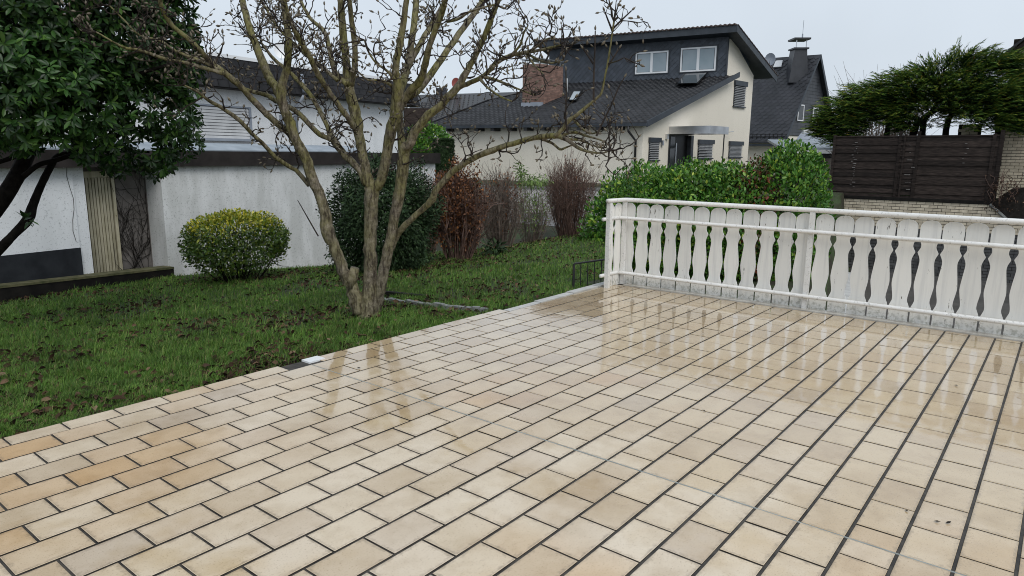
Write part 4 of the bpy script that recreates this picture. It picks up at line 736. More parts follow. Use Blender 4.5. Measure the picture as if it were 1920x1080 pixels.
# gable wall panel: pentagon-like outline following both roofs
zr = 8.32; rs = -.62
g_out = [(0, rz(0)-.135), (TS, rz(TS)-.12), (TS, 7.72), (TS+.5, 7.75), (TR, 6.10), (TR, rz(0)-.135)]
mb = MB(); mb.slab([HP(0, t, z) for t, z in g_out], ea*.3); mb.build('gable_wall', M['cream'], house)
# lower roof
hipS, hipT = 6.4, TS
deck = [(-.42, TE), (RL, TE), (RL, 4.4), (RL-2.6, TS), (-.42, TS)]
mb = MB(); mb.slab([HP(s, t, rz(t)-.06) for s, t in deck], -Z*.10); rf = mb.build('roof', M['roofedge'], house)
def inside(poly, s, t):
    c = False; n = len(poly)
    for i in range(n):
        (x0, y0), (x1, y1) = poly[i], poly[(i+1) % n]
        if (y0 > t) != (y1 > t) and s < (x1-x0)*(t-y0)/(y1-y0)+x0: c = not c
    return c
def pantiles(fn, s0, s1, t0, t1, poly, cw, ch, m, parent, name='roof_tiles', amp=.045, lift=.035):
    """overlapping wavy tiles: fn(s, t, h) -> point"""
    V, Fc = [], []; prof_ = [(0, 0), (.18, .9), (.36, 1), (.5, .5), (.7, 0), (1, 0)]
    for r_ in range(int((t1-t0)/ch)+1):
        for c_ in range(int((s1-s0)/cw)+1):
            s, t = s0+c_*cw, t0+r_*ch
            if not inside(poly, s+cw/2, t+ch/2): continue
            b = len(V)
            for tt, hh_ in ((t-.02, -.02), (t-.02, lift), (t+ch, .004)):
                for a, q in prof_: V.append(fn(s+a*cw, tt, hh_+amp*q*(1 if hh_ > -.01 else 0)))
            k = len(prof_)
            for j in range(2):
                for i in range(k-1): Fc.append((b+j*k+i, b+j*k+i+1, b+(j+1)*k+i+1, b+(j+1)*k+i))
    return bigmesh(name, np.array(V), np.array(Fc), m, parent, kind='stuff')
pantiles(lambda s, t, h: HP(s, t, rz(t)-.05+h), -.42, RL, TE, TS-.05, deck, .30, .345, M['rooft'], rf)
mb = MB(); mb.box(HP(-.46, TE-.10, rz(TE)-.20), ea*(RL+.5), eb*.10, Z*.13); mb.build('gutter', M['roofedge'], house)
mb = MB(); mb.slab([HP(-.47, TE-.02, rz(TE)-.24), HP(-.47, TS+.5, rz(TS+.5)-.24), HP(-.47, TS+.5, rz(TS+.5)+.03), HP(-.47, TE-.02, rz(TE)+.03)], ea*.05); mb.build('verge_board', M['roofedge'], house)
mb = MB(); mb.tube([HP(RL, TE, rz(TE)+.0), HP(RL, 4.4, rz(4.4)+.0), HP(RL-2.6, TS, rz(TS)+.02)], [.07]*3, 8); mb.build('hip_ridge', M['rooft'], house)
for s in np.arange(.9, 12, .98): mb = MB(); mb.box(HP(s, -.50, rz(0)-.50), ea*.20, eb*.50, Z*.15); mb.build('rafter_end', M['dark'], house)
mb = MB(); sd_ = .42; mb.tube([HP(sd_, TE-.05, rz(TE)-.2), HP(sd_, TE-.05, rz(TE)-.42), HP(sd_-.15, -.12, rz(TE)-.85), HP(sd_-.15, -.10, .2)], [.055]*4, 10); mb.build('downpipe', M['dark'], house, smooth=True)
# upper storey: slate-clad front, shed roof falling to the back
SLL = float((pw(1030, 120, HP(0, TS, 0), HA)-HP(0, TS, 0))@ea)
mb = MB(); mb.box(HP(0.002, TS-.02, rz(TS)-.5), ea*SLL, eb*2.6, Z*(7.85-rz(TS)+.5)); up = mb.build('upper_wall', M['slate'], house)
V, Fc = [], []; sz = .30; zz0 = rz(TS)-.1
for r_ in range(int((7.75-zz0)/(sz*.5))+2):
    for c_ in range(int(SLL/sz)+2):
        s = c_*sz+(r_ % 2)*sz/2; z = zz0+r_*sz*.5
        if z+sz*.5 > 7.85 or s < .1 or s > SLL-.1: continue
        b = len(V); V += [HP(s, TS-.056, z-sz*.5), HP(s+sz*.5, TS-.045, z), HP(s, TS-.026, z+sz*.5), HP(s-sz*.5, TS-.045, z)]; Fc.append((b, b+1, b+2, b+3))
        b = len(V); V += [HP(s-sz*.5, TS-.045, z), HP(s, TS-.056, z-sz*.5), HP(s, TS-.03, z-sz*.5), HP(s-sz*.5, TS-.025, z)]; Fc.append((b, b+1, b+2, b+3))
        b = len(V); V += [HP(s, TS-.056, z-sz*.5), HP(s+sz*.5, TS-.045, z), HP(s+sz*.5, TS-.025, z), HP(s, TS-.03, z-sz*.5)]; Fc.append((b, b+1, b+2, b+3))
bigmesh('slate_shingles', np.array(V), np.array(Fc), M['slate'], up, kind='stuff')
mb = MB(); mb.box(HP(-.02, TS-.09, rz(TS)), ea*.07, eb*.1, Z*(7.75-rz(TS))); mb.build('corner_trim', M['roofedge'], up)
FT = TS-.75; ZF = 8.10; TB = 12.3; ZB = 6.02; sl2 = (ZB-ZF)/(TB-FT)
def sz_(t): return ZF+(t-FT)*sl2
mb = MB(); mb.slab([HP(-.72, FT, sz_(FT)), HP(SLL+.5, FT, sz_(FT)), HP(SLL+.5, TB, sz_(TB)), HP(-.72, TB, sz_(TB))], Z*.10); ur = mb.build('upper_roof', M['roofedge'], house)
mb = MB(); mb.box(HP(-.72, FT-.06, sz_(FT)-.20), ea*(SLL+1.22), eb*.055, Z*.36); mb.build('fascia', M['roofedge'], ur)
mb = MB(); mb.slab([HP(-.77, FT-.06, sz_(FT)-.20), HP(-.77, TB+.02, sz_(TB)-.22), HP(-.77, TB+.02, sz_(TB)+.13), HP(-.77, FT-.06, sz_(FT)+.16)], ea*.045); mb.build('verge_board', M['roofedge'], ur)
V, Fc = [], []
for i in range(int((SLL+1.2)/.24)):
    s = -.74+i*.24; mb_ = MB(); mb_.tube([HP(s, FT-.10, sz_(FT)+.15), HP(s+.12, FT-.10, sz_(FT)+.205), HP(s+.24, FT-.10, sz_(FT)+.15)], [.045]*3, 5); V.append(mb_)
mb = MB()
for q in V: mb.add(q.v[0], q.f)
mb.build('ridge_tiles', M['ridge'], ur, kind='stuff')
mb = MB()
for i in range(16):
    t = FT+(TB-FT)*i/16; t2 = t+(TB-FT)/16+.04; mb.slab([HP(-.80, t, sz_(t)+.15), HP(-.45, t, sz_(t)+.15), HP(-.45, t2, sz_(t2)+.12), HP(-.80, t2, sz_(t2)+.12)], Z*.035)
mb.build('verge_tiles', M['ridge'], ur, kind='stuff')
def wnd(parent, P0, e, n, s0, s1, z0, z1, sashes=2, fw=.07, pane='blind', out=.0, name='window'):
    mb = MB(); W = s1-s0; o = out+.004
    mb.box(wpt(P0, e, s0, z0, n, o), e*W, n*.06, Z*fw); mb.box(wpt(P0, e, s0, z1-fw, n, o), e*W, n*.06, Z*fw)
    for i in range(sashes+1):
        c = s0+(W-fw)*i/sashes; ww = fw if i in (0, sashes) else fw*1.7; c = c if i in (0, sashes) else c-fw*.35; mb.box(wpt(P0, e, c, z0+fw+.001, n, o), e*ww, n*.055, Z*(z1-z0-2*fw-.002))
    f = mb.build(name, M['frame'], parent); g = fw*.0
    for i in range(sashes):
        a = s0+(W-fw)*i/sashes+fw+.03; b_ = s0+(W-fw)*(i+1)/sashes-.03
        mb = MB(); mb.box(wpt(P0, e, a, z0+fw+.02, n, o), e*(b_-a), n*.028, Z*(z1-z0-2*fw-.04)); mb.build('pane', M[pane], f)
    return f
SP = HP(0, TS-.05, 0)
for x0, x1, yt, yb in ((1192, 1253, 97, 138), (1276.5, 1343, 88.5, 134)):
    a, b_, z0, z1 = rect(SP, HA, x0, x1, yt, yb); wf = wnd(up, SP, ea, na, a, b_, z0, z1, 2, .085)
    mb = MB(); mb.box(wpt(SP, ea, a-.07, z0-.05, na, .002), ea*(b_-a+.14), na*.025, Z*(z1-z0+.14)); mb.build('surround', M['roofedge'], wf)
GP = HP(0, 0, 0)-nb_*0
def blindwin(x0, x1, yt, yb, slats):
    a, b_, z0, z1 = rect(GP, HB, x0, x1, yt, yb); mb = MB(); h = .26 if slats > 10 else .22
    mb.box(wpt(GP, eb, a-.05, z1-h, nb_, .003), eb*(b_-a+.10), nb_*.12, Z*h); mb.box(wpt(GP, eb, a-.04, z0-.06, nb_, .003), eb*(b_-a+.08), nb_*.10, Z*.055); f = mb.build('window', M['roofedge'], house)
    mb = MB(); mb.box(wpt(GP, eb, a, z0, nb_, .002), eb*(b_-a), nb_*.015, Z*(z1-z0-h)); mb.build('pane', M['glass'], f)
    st = (z1-h-z0)/slats
    for i in range(slats): mb = MB(); mb.slab([wpt(GP, eb, a+.02, z0+(i+.15)*st, nb_, .10), wpt(GP, eb, b_-.02, z0+(i+.15)*st, nb_, .10), wpt(GP, eb, b_-.02, z0+(i+.62)*st, nb_, .03), wpt(GP, eb, a+.02, z0+(i+.62)*st, nb_, .03)], Z*.006); mb.build('blind_slat', M['slatlight'] , f)
blindwin(1375.5, 1397, 152, 200, 12); blindwin(1216, 1235, 258, 300, 10); blindwin(1308, 1335, 262, 296, 9); blindwin(1366, 1390, 265, 294, 9)
a, b_, z0, z1 = rect(GP, HB, 1253, 1287, 253, 300); z0 = .25
mb = MB(); mb.box(wpt(GP, eb, a, z0, nb_, .003), eb*(b_-a), nb_*.03, Z*(z1-z0)); dd_ = mb.build('door', M['dark'], house)
mb = MB(); mb.box(wpt(GP, eb, a+.1, z0+.1, nb_, .034), eb*.42, nb_*.02, Z*(z1-z0-.2)); mb.build('pane', M['glass'], dd_)
mb = MB(); mb.box(wpt(GP, eb, a+.6, z0+.4, nb_, .034), eb*.10, nb_*.03, Z*(z1-z0-.8)); mb.build('handle', M['steel'], dd_)
mb = MB(); mb.box(wpt(GP, eb, b_+.002, z0, nb_, .003), eb*.25, nb_*.25, Z*(z1-z0)); mb.build('door_pier', M['blinddark'], house)
mb = MB(); mb.box(wpt(GP, eb, a-.02, z1+.02, nb_, .004), eb*(b_-a+.1), nb_*2.2, Z*.36); cn = mb.build('door_canopy', M['steel'], house)
q = wpt(GP, eb, b_-.05, 0, nb_, 2.05); mb = MB(); mb.tube([q, q+Z*(z1+.018)], [.03]*2, 8); mb.build('post', M['dark'], cn)
for x, y in ((1240, 268), (1249, 256)):
    q = pw(x, y, GP, HB); mb = MB(); mb.cbox(q+nb_*.06, eb*.14, nb_*.11, Z*.24); mb.build('wall_lamp', M['steel'], house)
q = pw(1356, 249, GP, HB); mb = MB(); mb.tube([q+nb_*.004, q+nb_*.3+eb*.2+Z*.05, q+nb_*.3+eb*.6+Z*.08], [.02]*3, 6); mb.build('camera_bracket', M['steel'], house)
# chimney on the lower roof
CT0, cs, cs0, ct = 2.85, 7.65, 1.05, 1.95; PL = HP(0, CT0, 0); zt_ = float(pw(1008, 119, PL, HA)[2]); zbm = rz(CT0)
mb = MB(); mb.box(HP(cs, CT0, zbm-.2), ea*cs0, eb*ct, Z*(zt_-zbm+.2)); ch = mb.build('chimney', M['mortar'], house)
V = MB(); bh = .077
for r_ in range(int((zt_-zbm-.12)/bh)):
    z = zbm+.12+r_*bh
    for (s_0, L_, dr_, nn, oth) in ((0, cs0, ea, na, None), (0, ct, eb, nb_, None)):
        p = -(r_ % 2)*.125
        while p < L_-.02:
            a = max(p, 0); e_ = min(p+.238, L_)
            if e_-a > .03: V.box(HP(cs, CT0, z)+dr_*a+nn*.001, dr_*(e_-a), nn*.012, Z*(bh-.014))
            p += .25
V.build('bricks', M['brickred'], ch, kind='stuff')
mb = MB(); mb.box(HP(cs-.06, CT0-.05, zbm-.12), ea*(cs0+.12), eb*.3, Z*.30); mb.build('flashing', M['grey'], ch)
mb = MB(); mb.box(HP(cs-.10, CT0-.1, zt_+.22), ea*(cs0+.2), eb*(ct+.2), Z*.05); mb.build('cap', M['steel'], ch)
for a, b_ in ((.05, .05), (cs0-.1, .05), (.05, ct-.15), (cs0-.1, ct-.15)): mb = MB(); mb.box(HP(cs+a, CT0+b_, zt_), ea*.05, eb*.05, Z*.22); mb.build('cap_leg', M['steel'], ch)
# skylight and solar collector lying on the lower roof
def onroof(x, y, h=0.0):
    d = ray(x, y); n = np.cross(ea, eb+Z*SL); P0 = HP(0, TE, ZE+h); k = ((P0-CAM)@n)/(d@n); return CAM+d*k
def roofpanel(pts, th, name, m, par, h=.06):
    Q = [onroof(x, y, h) for x, y in pts]; n = nrm(np.cross(ea, eb+Z*SL)); n = n if n[2] > 0 else -n; mb = MB(); mb.slab(Q, n*th); return mb.build(name, m, par)
sk = roofpanel([(1064, 189), (1081, 189), (1093, 170), (1072, 170)], .10, 'skylight', M['dark'], house); roofpanel([(1068, 187), (1078, 187), (1088, 172), (1076, 172)], .02, 'pane', M['skylit'], sk, .17)
so = roofpanel([(1267, 158), (1308, 157), (1331, 132), (1288, 134)], .10, 'solar_collector', M['dark'], house, .14); roofpanel([(1270, 156.5), (1306.5, 155.5), (1328, 133.5), (1289, 135.5)], .01, 'pane', M['glass'], so, .245)
q = HP(6.6, 5.6, rz(5.6)); mb = MB(); mb.tube([q+ea*1.35-Z*.2, q+ea*1.35+Z*.75], [.04]*2, 6); mb.build('vent_pipe', M['frame'], house)

# ------------------------------------------------------------------ steep slate house behind
DS = 48.0; E0 = pd(1473, 253, DS); az_g2 = R(-9); az_e2 = R(92); eg2, ee2 = az_vec(az_g2), az_vec(az_e2); S0 = np.array([E0[0], E0[1], 0])
sh = thing('slate_house', 'steep dark slate house with slate chimney behind the cream house', 'house', S0+Z*.3)
def SPt(s, t, z): return S0+ee2*s+eg2*t+Z*z
def ong(x, y): q = pw(x, y, S0, az_g2); return float((q-S0)@eg2), float(q[2])
tA, zA = ong(1531, 106); tW, zW = ong(1473, 253); tR = 2*tA; LENS = 9.0
mb = MB(); mb.slab([SPt(0, 0, zW), SPt(0, tA, zA-.12), SPt(0, tR, zW)], ee2*.2); gw = mb.build('gable', M['slate2'], sh)
V, Fc = [], []
for r_ in range(60):
    z = zW+r_*.22
    if z > zA-.4: break
    a = (z-zW+.2)/(zA-zW)*tA; b_ = tR-a; t = a+(r_ % 2)*.2
    while t+.4 < b_:
        b = len(V); q = -.05; V += [SPt(-.03, t, z), SPt(-.03, t+.39, z), SPt(-.006, t+.39, z+.23), SPt(-.006, t, z+.23)]; Fc.append((b, b+1, b+2, b+3)); t += .4
bigmesh('gable_slates', np.array(V), np.array(Fc), M['slate2'], gw, kind='stuff')
mb = MB(); mb.box(SPt(.05, .05, -.5), ee2*(LENS), eg2*(tR-.1), Z*(zW+.48)); mb.build('wall', M['cream'], sh)
def rp(s, t, h): return SPt(s, t, zW+(zA-zW)*t/tA+h)
mb = MB(); mb.slab([rp(-.25, -.35, 0), rp(LENS, -.35, 0), rp(LENS, tA, 0), rp(-.25, tA, 0)], Z*.1); mb.slab([SPt(-.25, tR+.4, zW-.4), SPt(LENS, tR+.4, zW-.4), SPt(LENS, tA+.01, zA+.005), SPt(-.25, tA+.01, zA+.005)], Z*.12); rf2 = mb.build('roof', M['slate2'], sh)
V, Fc = [], []; cw, chh = .42, .30; nr = int((tA+.3)/(chh*.47))
for r_ in range(nr):
    t0 = -.35+r_*chh*.47
    for c_ in range(int(LENS/cw)+1):
        s = -.25+c_*cw+(r_ % 2)*cw*.5
        if s+cw > LENS: continue
        b = len(V); V += [rp(s, t0+.05, .17), rp(s+cw*.5, t0-.02, .17), rp(s+cw, t0+.05, .17), rp(s+cw, t0+chh*.6, .105), rp(s, t0+chh*.6, .105)]; Fc += [(b, b+1, b+4, b+4), ]
        Fc[-1] = (b, b+1, b+3, b+4); Fc.append((b+1, b+2, b+3, b+3)); Fc.pop(); Fc.append((b+1, b+2, b+3, b+1)); Fc.pop()
bigmesh('roof_slates', np.array(V), np.array(Fc), M['slate2'], rf2, kind='stuff')
mb = MB(); mb.slab([SPt(-.30, -.4, zW-.35), SPt(-.30, tA, zA-.05), SPt(-.30, tA, zA+.13), SPt(-.30, -.4, zW-.1)], ee2*.05); mb.slab([SPt(-.32, tR+.4, zW-.75), SPt(-.32, tA, zA-.25), SPt(-.32, tA, zA+.13), SPt(-.32, tR+.4, zW-.25)], ee2*.05); mb.build('verge_trim', M['roofedge'], sh)
mb = MB(); mb.box(rp(-.25, -.45, -.05), ee2*LENS, eg2*.12, Z*.14); mb.build('gutter', M['roofedge'], sh)
for z_ in (.28, .42): mb = MB(); mb.tube([rp(-.1, -.25, z_), rp(LENS, -.25, z_)], [.018]*2, 5); mb.build('snow_guard', M['dark'], sh)
for i in range(30): mb = MB(); q = rp(.1+i*.28, -.25, .1); mb.box(q, ee2*.05, eg2*.03, Z*.36); mb.build('guard_bracket', M['dark'], sh)
for x0, x1, yt, yb in ((1494, 1505, 196, 227), (1522, 1531, 202, 230)):
    a, b_, z0, z1 = rect(S0, az_g2, x0, x1, yt, yb); n2 = np.array([math.sin(az_g2), -math.cos(az_g2), 0]); n2 = n2 if n2@(CAM-S0) > 0 else -n2; wnd(gw, S0, eg2, n2, a, b_, z0, z1, 1, .07, 'glass', .04)
cS = np.array(rp(0, tA*.80, 0)); DC = DS+float(eg2@_fh)*tA*.80; q0 = pd(1485, 130, DC); q1 = pd(1513, 130, DC); zb_, zt_ = pd(1498, 138, DC)[2], pd(1498, 92, DC)[2]; ax = nrm(q1-q0); W2 = float(np.linalg.norm(q1-q0))
mb = MB(); b0_ = np.array([q0[0], q0[1], zb_-.6]); bk = np.array([-ax[1], ax[0], 0]); v0 = [b0_-ax*.15, b0_+ax*(W2+.15), b0_+ax*(W2+.1)+bk*1.0, b0_-ax*.1+bk*1.0]; tz = zt_-zb_+.6; v1 = [b0_+ax*.10+Z*tz, b0_+ax*(W2-.10)+Z*tz, b0_+ax*(W2-.1)+bk*.9+Z*tz, b0_+ax*.1+bk*.9+Z*tz]
mb.add(v0+v1, [(0, 1, 5, 4), (1, 2, 6, 5), (2, 3, 7, 6), (3, 0, 4, 7), (4, 5, 6, 7)]); ch2 = mb.build('chimney', M['slate2'], sh)
mb = MB(); mb.box(v1[0]-ax*.1-bk*.1+Z*.002, ax*(W2), bk*1.1, Z*.10); mb.build('chimney_head', M['slate2'], ch2)
mb = MB(); mb.box(v1[0]-ax*.15-bk*.15+Z*.62, ax*(W2+.1), bk*1.2, Z*.12); mb.build('cap', M['dark'], ch2)
for a in (.05, W2-.3): mb = MB(); mb.box(v1[0]+ax*a+Z*.1, ax*.05, bk*.05, Z*.52); mb.build('cap_leg', M['steel'], ch2)
mb = MB(); q = v1[0]+ax*W2*.42+Z*.74; mb.tube([q, q+Z*.25], [.05]*2, 6); mb.tube([q+Z*.25, q+Z*1.15], [.015]*2, 5); mb.build('antenna_rod', M['grey'], ch2)
cD = pd(1444, 111, DS+2.5); td = thing('satellite_dish', 'grey satellite dish on the steep slate roof', 'satellite dish', cD-Z*.9); dish(td, cD, CAM-cD-_r*9+Z*5, .42, M['grey'], cD-Z*1.0+eg2*.6, M['dark'])
def onr2(x, y, h):
    P0 = rp(0, 0, h); v = rp(0, 1, h)-P0; n = np.cross(ee2, v); d = ray(x, y); return CAM+d*(((P0-CAM)@n)/(d@n))
n_ = nrm(np.cross(ee2, rp(0, 1, 0)-rp(0, 0, 0))); n_ = n_ if n_[2] > 0 else -n_
mb = MB(); mb.slab([onr2(x, y, .2) for x, y in ((1450, 127), (1465, 126), (1468, 114), (1455, 115))], n_*.08); skl = mb.build('skylight', M['frame'], rf2)
# low annex with pale roof between the slate house and the dark fence
AX0 = pd(1478, 276, 36); axd = nrm(pd(1570, 276, 36)-AX0); axd[2] = 0; bkd = np.array([-axd[1], axd[0], 0]); an = thing('carport', 'low carport with pale flat roof beside the dark wooden fence', 'carport', np.array([AX0[0], AX0[1], .3])); za = float(pd(1530, 281, 36)[2])
mb = MB(); mb.slab([np.array([AX0[0], AX0[1], za])-axd*.4, np.array([AX0[0], AX0[1], za])+axd*3.4, np.array([AX0[0], AX0[1], za+.45])+axd*3.4+bkd*3, np.array([AX0[0], AX0[1], za+.45])-axd*0+bkd*3], Z*.12); mb.build('roof', M['metal'], an)
mb = MB(); mb.box(np.array([AX0[0], AX0[1], za-.42])-axd*.4-bkd*.05, axd*3.8, bkd*.06, Z*.41); mb.build('fascia', M['dark'], an)
mb = MB(); mb.box(np.array([AX0[0], AX0[1], za-.18])-axd*.41-bkd*.09, axd*3.82, bkd*.038, Z*.19); mb.build('roof_edge_trim', M['frame'], an)
mb = MB(); mb.box(np.array([AX0[0], AX0[1], -.7])+bkd*2.5, axd*3.4, bkd*.15, Z*(za+.69)); mb.build('wall', M['brownwall'], an)
for a in (0, 3.2): mb = MB(); mb.box(np.array([AX0[0], AX0[1], -.7])+axd*a, axd*.12, bkd*.12, Z*(za+.27)); mb.build('post', M['dark'], an)
mb = MB(); mb.slab([pd(1493, 264, 39), pd(1552, 267, 39), pd(1545, 252, 41), pd(1502, 252, 41)], Z*.1); mb.build('upper_roof', M['grey'], an)
mb = MB(); mb.box(pd(1507, 252, 42), axd*2.0, bkd*.2, Z*.38); mb.build('white_parapet', M['frame'], an)

# ------------------------------------------------------------------ house with dark roof far left behind
DL = 52; bl = thing('back_house', 'distant house with dark tiled roof behind the bungalow and cream house', 'house', np.array([*pd(870, 260, DL)[:2], 0]))
q = [pd(750, 236, DL-4), pd(985, 236, DL-4), pd(985, 172, DL+2), pd(780, 178, DL+2)]
mb = MB(); mb.slab(q, -Z*.2); rb_ = mb.build('roof', M['rooft'], bl); uu = q[1]-q[0]; vv = q[3]-q[0]; uL = float(np.linalg.norm(uu)); vL = float(np.linalg.norm(vv)); un, vn = uu/uL, vv/vL; vn = nrm(vn-un*(vn@un)); nn_ = nrm(np.cross(un, vn)); nn_ = nn_ if nn_[2] > 0 else -nn_
pantiles(lambda s, t, h: q[0]+un*s+vn*t+nn_*(h+.03), 0, uL, 0, vL*.98, [(.8, 0), (uL, 0), (uL, vL), (1.3, vL)], .33, .40, M['rooft'], rb_, amp=.06, lift=.05)
mb = MB(); mb.box(q[0]+un*.5-Z*5, un*(uL-1), np.array([-un[1], un[0], 0])*6, Z*4.9); mb.build('wall', M['render'], bl)
c = pd(828, 184, DL+2); mb = MB(); mb.box(c-un*.42, un*.8, np.array([-un[1], un[0], 0])*.7, Z*.75); mb.build('chimney', M['slate2'], bl)
cD = pd(855, 156, DL+2); td = thing('satellite_dish', 'small red satellite dish on the distant roof', 'satellite dish', cD-Z*.8); dish(td, cD, CAM-cD-_r*18, .40, M['reddish'], cD-Z*1.0, M['dark'])
# wooden balcony/ window bay seen between the magnolia stems
q = pd(762, 262, 34); bw_ = thing('garden_shed', 'dark wooden shed wall with small window behind the bungalow corner', 'shed', np.array([q[0], q[1], -.6])); mb = MB(); mb.box(np.array([q[0], q[1], -.6])-_r*.3, _r*1.4, _fh*1.5, Z*4.3); mb.build('wall', M['fencewood'], bw_); mb = MB(); mb.box(pd(758, 258, 33.9), _r*.35, _fh*.05, Z*.5); mb.build('window', M['glass'], bw_)

# ------------------------------------------------------------------ right: brick retaining wall, dark fence, juniper, brick house
XW = 29.5; BL, BH = .272, .1125
wall = thing('brick_wall', 'pale yellow brick retaining wall with dark joints beyond the balustrade', 'wall', (XW, 3, -2.7))
def pX(x, y, X): d = ray(x, y); return CAM+d*(X/d[0])
ztop = float(pX(1710, 377, XW)[2]); Yl = 10.0; Yr = -4.0
mb = MB(); mb.box((XW, Yr, -2.72), (.25, 0, 0), (0, Yl-Yr, 0), (0, 0, 2.72+ztop-.005)); mb.build('joint_bed', M['mortardark'], wall)
ysl = float(pX(1856, 384, XW)[1])                   # the top starts to step down here
def topz(y): return ztop if y > ysl else ztop-(ysl-y)*.75
mbb = MB(); mbb.cbox((0, 0, 0), (.02, 0, 0), (0, BL-.014, 0), (0, 0, BH-.017)); bm = mbb.mesh('brick', M['brickcream']); mbb = MB(); mbb.cbox((0, 0, 0), (.02, 0, 0), (0, BL-.014, 0), (0, 0, BH-.017)); restb, greyb = MB(), MB(); cnt = 0
for r_ in range(25):
    z = ztop-.06-r_*BH; y = Yl-(r_ % 2)*BL/2
    while y > Yr:
        c = np.array([XW-.008, y, z]); u, v, _ = project(c)
        if z < -1.0: greyb.cbox(c, (.02, 0, 0), (0, BL-.014, 0), (0, 0, BH-.017))
        elif 1560 < u < 1900 and v < 432 and cnt < 300: link('brick', bm, wall, c-worigin(wall)+np.array([random.uniform(-.002, .002), 0, 0])); cnt += 1
        else: restb.cbox(c, (.02, 0, 0), (0, BL-.014, 0), (0, 0, BH-.017))
        y -= BL
restb.build('brick_courses', M['brickcream'], wall, kind='stuff'); greyb.build('grey_brick_courses', M['brickgrey'], wall, kind='stuff')
mb = MB(); mb.box((XW-.06, ysl-.1, ztop), (.34, 0, 0), (0, Yl-ysl+.1, 0), (0, 0, .11)); mb.build('coping', M['timber'], wall)
mb = MB(); a_ = pX(1858, 384, XW-.03); mb.slab([a_+np.array([0, 0, .02]), pX(1890, 414, XW-.03), pX(1960, 414, XW-.03), pX(1960, 350, XW-.03), pX(1900, 352, XW-.03), pX(1870, 372, XW-.03)], (.06, 0, 0)); mb.build('slate_slope', M['mortardark'], wall)
mb = MB(); mb.tube([pX(1856, 383, XW-.08), pX(1893, 416, XW-.08)], [.05]*2, 6); mb.build('slope_edging', M['edging'], wall)
# red brick retaining step under the hedge end
st = thing('brick_step_wall', 'small red brick wall seen through the balustrade gaps', 'wall', (9.3, 2.2, -2.7)); sd1 = nrm(np.array([1, .215, 0])); sn = np.array([-sd1[1], sd1[0], 0]); W0 = np.array([7.80, 1.70, -2.7])
mb = MB(); mb.box(W0, sd1*8, sn*.24, Z*1.87); mb.build('body', M['mortar'], st); mb = MB()
for r_ in range(24):
    x = .01+(r_ % 2)*.125
    while x < 7.7: mb.box(W0+sd1*x-sn*.012+Z*(.01+r_*.077), sd1*.238, sn*.02, Z*.066); x += .25
mb.build('brick_courses', M['brickred'], st, kind='stuff'); mb = MB(); mb.box(W0-sn*.04+Z*1.872, sd1*8, sn*.32, Z*.05); mb.build('coping', M['kerb'], st)
# dark lap-panel fence on the wall
df = thing('panel_fence', 'dark brown weathered wooden panel fence on top of the brick wall', 'fence', (XW, 6, ztop)); XD = XW+.06
zf1 = float(pX(1700, 255, XD)[2]); zbt = ztop+.12
def yv(x, y=310): return float(pX(x, y, XD)[1])
for i, (x, w_) in enumerate(((1561, .10), (1683, .09), (1692, .06), (1717, .11), (1858, .10), (1872, .12))):
    mb = MB(); mb.box((XD-.05, yv(x)-w_/2, ztop+.111), (.09, 0, 0), (0, w_, 0), (0, 0, zf1-ztop+(.06 if i in (1, 3, 5) else -.05))); mb.build('post', M['fencewood'], df)
def panel(x0, x1, n, bl_=None):
    y0, y1 = yv(x0), yv(x1); h = (zf1-zbt-.02)/n
    for i in range(n):
        z = zbt+i*h+random.uniform(-.006, .006); mb = MB(); o_ = .018*(i % 2); mb.slab([(XD-.012-o_, y0, z-.012), (XD-.012-o_, y1, z-.012+random.uniform(-.008, .008)), (XD+.006-o_, y1, z+h), (XD+.006-o_, y0, z+h)], (.014, 0, 0)); mb.build('slat', M['fencewood'], df)
    mb = MB(); mb.box((XD-.035, y1, zf1-.03), (.05, 0, 0), (0, y0-y1, 0), (0, 0, .05)); mb.build('top_rail', M['fencewood'], df)
panel(1559, 1684, 15); panel(1684.2, 1716, 22); panel(1716.2, 1874, 13)
for (x, z0_, n, wd) in ((1602, .3, 22, .13), (1706, .15, 7, .16), (1807, 1.2, 5, .05)):
    for i in range(n):
        z = z0_+zbt+(zf1-zbt-.2-z0_)*(i+.5)/n; y = yv(x)+random.gauss(0, .05); w2 = wd*random.uniform(.2, 1.5); mb = MB(); mb.box((XD-.052, y-w2/2, z), (.012, 0, 0), (0, w2, 0), (0, 0, random.uniform(.008, .03))); mb.build('bleached_patch', M['bleached'], df)
# brick house at the right edge
XB = 31.7; bh_ = thing('brick_house', 'pale brick house with dark roof edge at the right edge', 'house', (XB, -.2, .0)); yb0 = float(pX(1884, 200, XB)[1]); zb_ = float(pX(1900, 90, XB)[2])
mb = MB(); mb.box((XB, yb0-4, -2.7), (5, 0, 0), (0, 4, 0), (0, 0, 2.7+zb_+.3)); mb.build('wall', M['mortardark'], bh_)
mb = MB()
for r_ in range(90):
    z = -1.2+r_*BH
    if z > zb_: break
    y = yb0+.001-(r_ % 2)*BL/2
    if r_ % 2: mb.box((XB-.016, yb0-BL/2+.007, z-.048), (.02, 0, 0), (0, BL/2-.007, 0), (0, 0, BH-.017))
    while y > yb0-2.2: mb.box((XB-.016, y-BL+.007, z-.048), (.02, 0, 0), (0, BL-.014, 0), (0, 0, BH-.017)); y -= BL
mb.build('brick_courses', M['brickcream'], bh_, kind='stuff')
yq0, zq0 = pX(1878, 112, XB-.5)[1:]; yq1, zq1 = pX(1925, 74, XB-.5)[1:]; zq1 = float(zq1); dz = (zq1-zq0)/(yq0-yq1)
